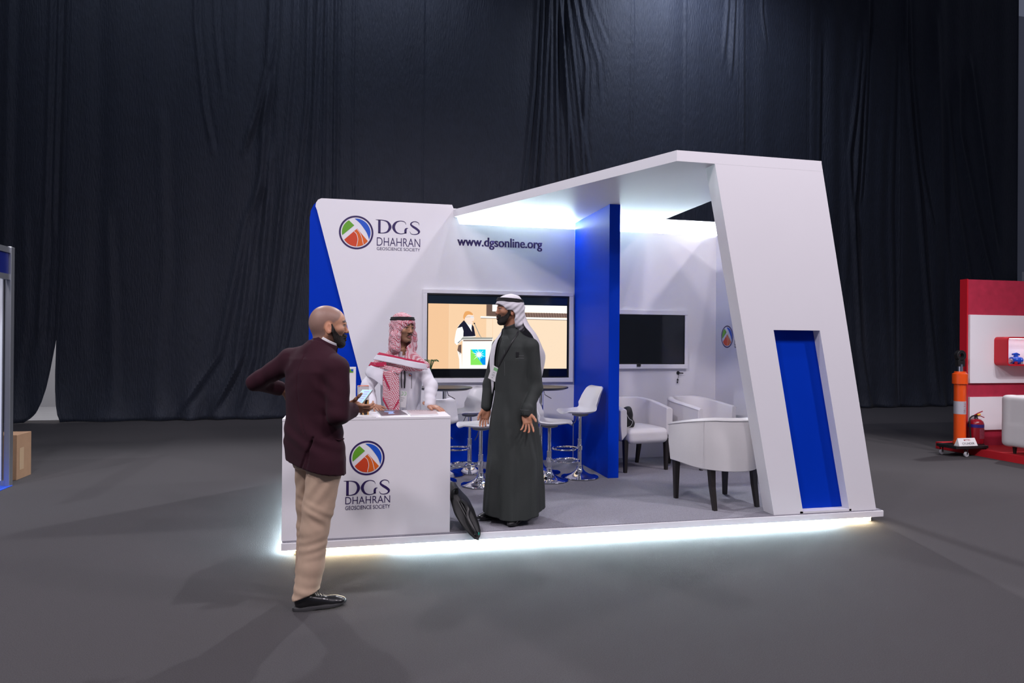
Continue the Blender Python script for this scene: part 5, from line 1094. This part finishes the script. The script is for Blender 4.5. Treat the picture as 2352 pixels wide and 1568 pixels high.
# ------------------------------------------------------------------ person 3: white thobe, red checked scarf, leaning on the counter
SK3 = (.44, .235, .14)
MH3 = mk((.016, -.02, 1.528), -40, -3, 0, .98)
hV, hF, hC, hf3 = head(SK3, MH3, stubble=(.06, .03, .02), lips=(.32, .11, .10))
SKH = (.45, .23, .15)
ZT3 = .872
hdR3 = hand(mk((-.205, -.165, ZT3+.040), -48, -14, 0), 1, (.35, .35, .35, .4), (.16, .03, -.12, -.3), (.8, .3), SKH, .1, .98, .1)
hdL3 = hand(mk((.262, -.150, ZT3+.042), -30, -14, 0), -1, (.30, .32, .35, .4), (.14, .02, -.12, -.28), (.9, .3), SKH, .1, .98, .1)
ub = underbody([(.05, 0, .1, .14, .10, 0), (.5, 0, .1, .14, .10, 0), (.85, 0, .09, .14, .10, 0), (1.05, 0, .05, .14, .10, 0), (1.2, 0, .02, .15, .10, 0), (1.26, 0, .01, .12, .08, 0), (1.32, .0, .0, .06, .05, 0), (1.38, .0, -.01, .05, .05, 0)],
               [((-.17, .03, 1.22), (-.262, -.05, 1.07), .045, .037), ((-.262, -.05, 1.07), (-.205, -.16, .92), .035, .025), ((.165, .03, 1.22), (.255, -.05, 1.07), .045, .037), ((.255, -.05, 1.07), (.262, -.145, .925), .035, .025)], SK3)
V, F, C = merge([(hV, hF, hC), hdR3, hdL3, ub])
p3 = link_np('person', V, F, M_skin, None, C); p3.location = (.359, 5.753, .11); p3.rotation_euler = (0, 0, CAMYAW)
tag(p3, 'man in white thobe and red checked scarf leaning on the counter', 'person')
# moustache and chin beard
mb = MB()
for s in (1, -1): mb.tube([tuple(xf(np.array([q]), MH3)[0]) for q in [(.1035, .001*s, -.038), (.101, .012*s, -.039), (.094, .023*s, -.045), (.088, .027*s, -.051)]], [.0035, .0042, .0032, .0012], 6)
mb.build('moustache', M_hair, p3)
b_ = Field(hf3.lo, hf3.lo+hf3.h*(hf3.n-1), hf3.h); b_.d = np.maximum(hf3.d-.0012, np.sqrt(((b_.x-.078)/1.2)**2+b_.y**2+(b_.z+.100)**2)-.013).astype(np.float32); V, F = b_.mesh(); link_np('beard', xf(V, MH3), F, M_hair, p3)
M_wt = mat('white_thobe', (.72, .71, .76), .75, bump=.2, bscale=500)
f = Field((-.36, -.24, .02), (.36, .28, 1.36), .0068)
f.stack([(.02, .0, .10, .20, .16, 0), (.6, .0, .10, .180, .140, 0), (.88, -.008, .085, .164, .125, 0), (1.05, -.005, .055, .168, .125, 0), (1.18, .0, .03, .178, .125, 0), (1.24, .0, .02, .165, .11, 0), (1.28, .0, .01, .11, .085, 0), (1.315, .005, .0, .065, .06, 0)], .02, wob=lambda th, Z, X, Y: .02*np.sin(th*9+Z*4), pw=2.2)
f.cone((0, .02, 1.26), (-.165, .03, 1.215), .055, .055, .03); f.cone((0, .02, 1.26), (.165, .03, 1.205), .055, .055, .03)
f.cone((-.175, .03, 1.205), (-.262, -.055, 1.065), .060, .055, .02); f.cone((-.262, -.055, 1.065), (-.212, -.145, .945), .054, .042, .012); f.cone((-.212, -.145, .95), (-.207, -.157, .925), .043, .043, .004)
f.cone((.175, .03, 1.20), (.253, -.055, 1.065), .058, .051, .02); f.cone((.258, -.055, 1.065), (.262, -.135, .95), .056, .046, .012); f.cone((.262, -.135, .955), (.263, -.146, .925), .047, .047, .004)
f.disp(cloth_noise(.0022, 20, 17, 14, 2.3)); f.disp(lambda X, Y, Z: .0042*np.sin(Z*95+np.abs(X)*25+Y*40)*np.exp(-((np.abs(X)-.255)**2+(Y+.09)**2)/.006)*np.exp(-((Z-1.0)/.09)**2))
V, F = f.mesh(); tw = link_np('thobe', V, F, M_wt, p3)
collar('collar', None, .056, .045, mk((.014, -.010, 1.315), -70, -16, 0), M_wt, tw, .25, .006, .005)
MB().tube(onf([(.030, 1.17), (.070, 1.17)], f, .001), .0014, 4).build('pocket_edge', M_st, tw); MB().tube(onf([(.10, 1.16), (.099, 1.10), (.097, 1.04)], f, .001), .002, 5).build('pen', M_black, tw)
pin = emblem(0, 0, .013, 0, tw, name='lapel_pin'); pin.location = onf([(.090, 1.155)], f, .004)[0]
ln3 = empty('lanyard', (0, 0, 0)); ln3.parent = p3
MB().tube(catmull(onf([(.045, 1.21), (.047, 1.12), (.042, 1.045)], f, .006), 3), .006, 6, flat=.5).tube(catmull(onf([(.020, 1.20), (.018, 1.13), (.022, 1.045)], f, .006), 3), .0035, 6).build('cord', M_lan, ln3)
bp3 = onf([(.032, 1.02)], f, .010)[0]
bd3 = MB().box(-.028, .028, -.0008, .0008, -.135, .0).build('badge', M_paper, ln3); bd3.location = (.038, bp3[1]-.006, 1.022); bd3.rotation_euler = (0, R(4), 0)
mb = MB()
for cx in (-.012, .012): mb.tube([(cx+.010*math.cos(a), -.0016, -.022+.014*math.sin(a)) for a in [-2.2+4.2*i/12 for i in range(13)]], .002, 5)
mb.build('badge_emblem', MATS['pale_green_print'], bd3)
mb = MB()
for w_, z in ((.03, -.06), (.022, -.075), (.018, -.085)): mb.box(-.02, -.02+w_, -.0015, -.0009, z, z+.003)
mb.build('badge_print', MATS['grey_print'], bd3)
# checked cloth
M_chk = bpy.data.materials.new('red_check_cloth'); M_chk.use_nodes = True; nt = M_chk.node_tree; b = nt.nodes['Principled BSDF']; b.inputs['Roughness'].default_value = .85; b.inputs['Specular IOR Level'].default_value = .2
tc = nt.nodes.new('ShaderNodeTexCoord'); mp = nt.nodes.new('ShaderNodeMapping'); mp.inputs['Rotation'].default_value = (R(33), R(38), R(12)); mp.inputs['Scale'].default_value = (140, 140, 140)
ck = nt.nodes.new('ShaderNodeTexChecker'); ck.inputs['Color1'].default_value = (.42, .006, .035, 1); ck.inputs['Color2'].default_value = (.70, .64, .68, 1); ck.inputs['Scale'].default_value = 1.0
nt.links.new(tc.outputs['Object'], mp.inputs[0]); nt.links.new(mp.outputs[0], ck.inputs[0]); nt.links.new(ck.outputs[0], b.inputs['Base Color'])
M_chk2 = M_chk.copy(); M_chk2.name = 'fine_red_check_cloth'; M_chk2.node_tree.nodes['Mapping'].inputs['Scale'].default_value = (210, 210, 210)
M_mag = mat('magenta_band', (.42, .012, .06), .85, bump=.2, bscale=500); M_wb = mat('white_scarf_band', (.68, .66, .72), .85, bump=.2, bscale=500)
hc = headcloth(MH3, M_chk, p3, True); agal(MH3, p3, .083, 3)
f = Field((-.27, -.22, 1.10), (.27, .20, 1.50), .0062)
f.stack([(1.16, -.005, .02, .190, .135, 0), (1.22, 0, .02, .205, .140, 0), (1.27, 0, .015, .170, .125, 0), (1.33, .005, .01, .120, .110, 0), (1.40, .01, .01, .098, .095, 0), (1.46, .01, .0, .09, .085, 0)], .02)
f.cone((-.10, .0, 1.28), (-.185, .02, 1.225), .055, .06, .03); f.cone((.10, .0, 1.27), (.18, .02, 1.215), .055, .058, .03)
f.run(lambda X, Y, Z: (1.195-.10*X-Z)+0*Y, (-9, -9, -9), (9, 9, 9), 0, 'i')
f.cone((.05, -.15, 1.50), (.018, -.10, 1.27), .065, .030, .01, 's'); f.cone((.03, -.04, 1.50), (.012, -.03, 1.28), .062, .052, .006, 's')
f.disp(cloth_noise(.003, 35, 25, 40, 1.1))
V, F = f.mesh(); sw = link_np('shoulder_wrap', V, F, M_chk, p3)
sheet('scarf_border', [[(-.165, -.075, 1.338), (-.08, -.145, 1.322), (.03, -.165, 1.300), (.13, -.150, 1.278), (.205, -.085, 1.262)], [(-.185, -.085, 1.320), (-.085, -.155, 1.306), (.03, -.172, 1.286), (.135, -.158, 1.264), (.215, -.090, 1.246)]], M_mag, sw, .005, 5, .002, 30)
sheet('scarf_border', [[(-.185, -.085, 1.320), (-.085, -.155, 1.306), (.03, -.172, 1.286), (.135, -.158, 1.264), (.215, -.090, 1.246)], [(-.215, -.085, 1.280), (-.100, -.165, 1.262), (.02, -.182, 1.240), (.14, -.166, 1.212), (.235, -.085, 1.198)]], M_wb, sw, .005, 5, .003, 26)
sheet('scarf_border', [[(-.235, -.070, 1.258), (-.17, -.135, 1.255), (-.09, -.165, 1.262)], [(-.258, -.060, 1.225), (-.18, -.140, 1.222), (-.09, -.172, 1.225)]], M_mag, sw, .005, 5, .002, 26)
sheet('shoulder_flap', [[(-.250, -.055, 1.235), (-.19, -.130, 1.220), (-.10, -.165, 1.205)], [(-.282, -.06, 1.175), (-.205, -.150, 1.160), (-.112, -.178, 1.135)], [(-.270, -.075, 1.145), (-.20, -.155, 1.125), (-.118, -.178, 1.065)]], M_wb, sw, .005, 5, .003, 22, 1)
sheet('cross_fold', [[(-.20, -.115, 1.245), (-.08, -.178, 1.232), (.05, -.190, 1.205)], [(-.17, -.130, 1.215), (-.07, -.186, 1.195), (.02, -.196, 1.165)]], M_chk, sw, .008, 5, .003, 30, 2)
sheet('hanging_end', [[(-.112, -.182, 1.19), (-.05, -.196, 1.19), (.012, -.186, 1.185)], [(-.114, -.178, 1.08), (-.05, -.192, 1.08), (.016, -.180, 1.08)], [(-.114, -.170, .96), (-.05, -.186, .96), (.018, -.172, .96)], [(-.08, -.160, .875), (-.03, -.176, .875), (.018, -.164, .875)]], M_chk, sw, .006, 6, .004, 45, 3)
sheet('fine_check_edge', [[(-.113, -.187, 1.10), (-.100, -.193, 1.12)], [(-.114, -.182, 1.02), (-.07, -.193, 1.02)], [(-.112, -.177, .95), (-.04, -.190, .95)], [(-.075, -.170, .877), (-.018, -.183, .877)]], M_chk2, sw, .003, 5, .001, 40, 3)
for a, b in (((-.110, 1.17), (-.055, 1.06)), ((-.113, .985), (-.062, .885)), ((.016, .965), (-.025, .885))):
    sheet('magenta_stripe', [[(a[0], -.193, a[1]), (b[0], -.201, b[1])], [(a[0], -.191, a[1]-.03), (b[0]+(.0), -.198, b[1]-.03 if b[1] > .95 else .876)]], M_mag, sw, .003, 4)
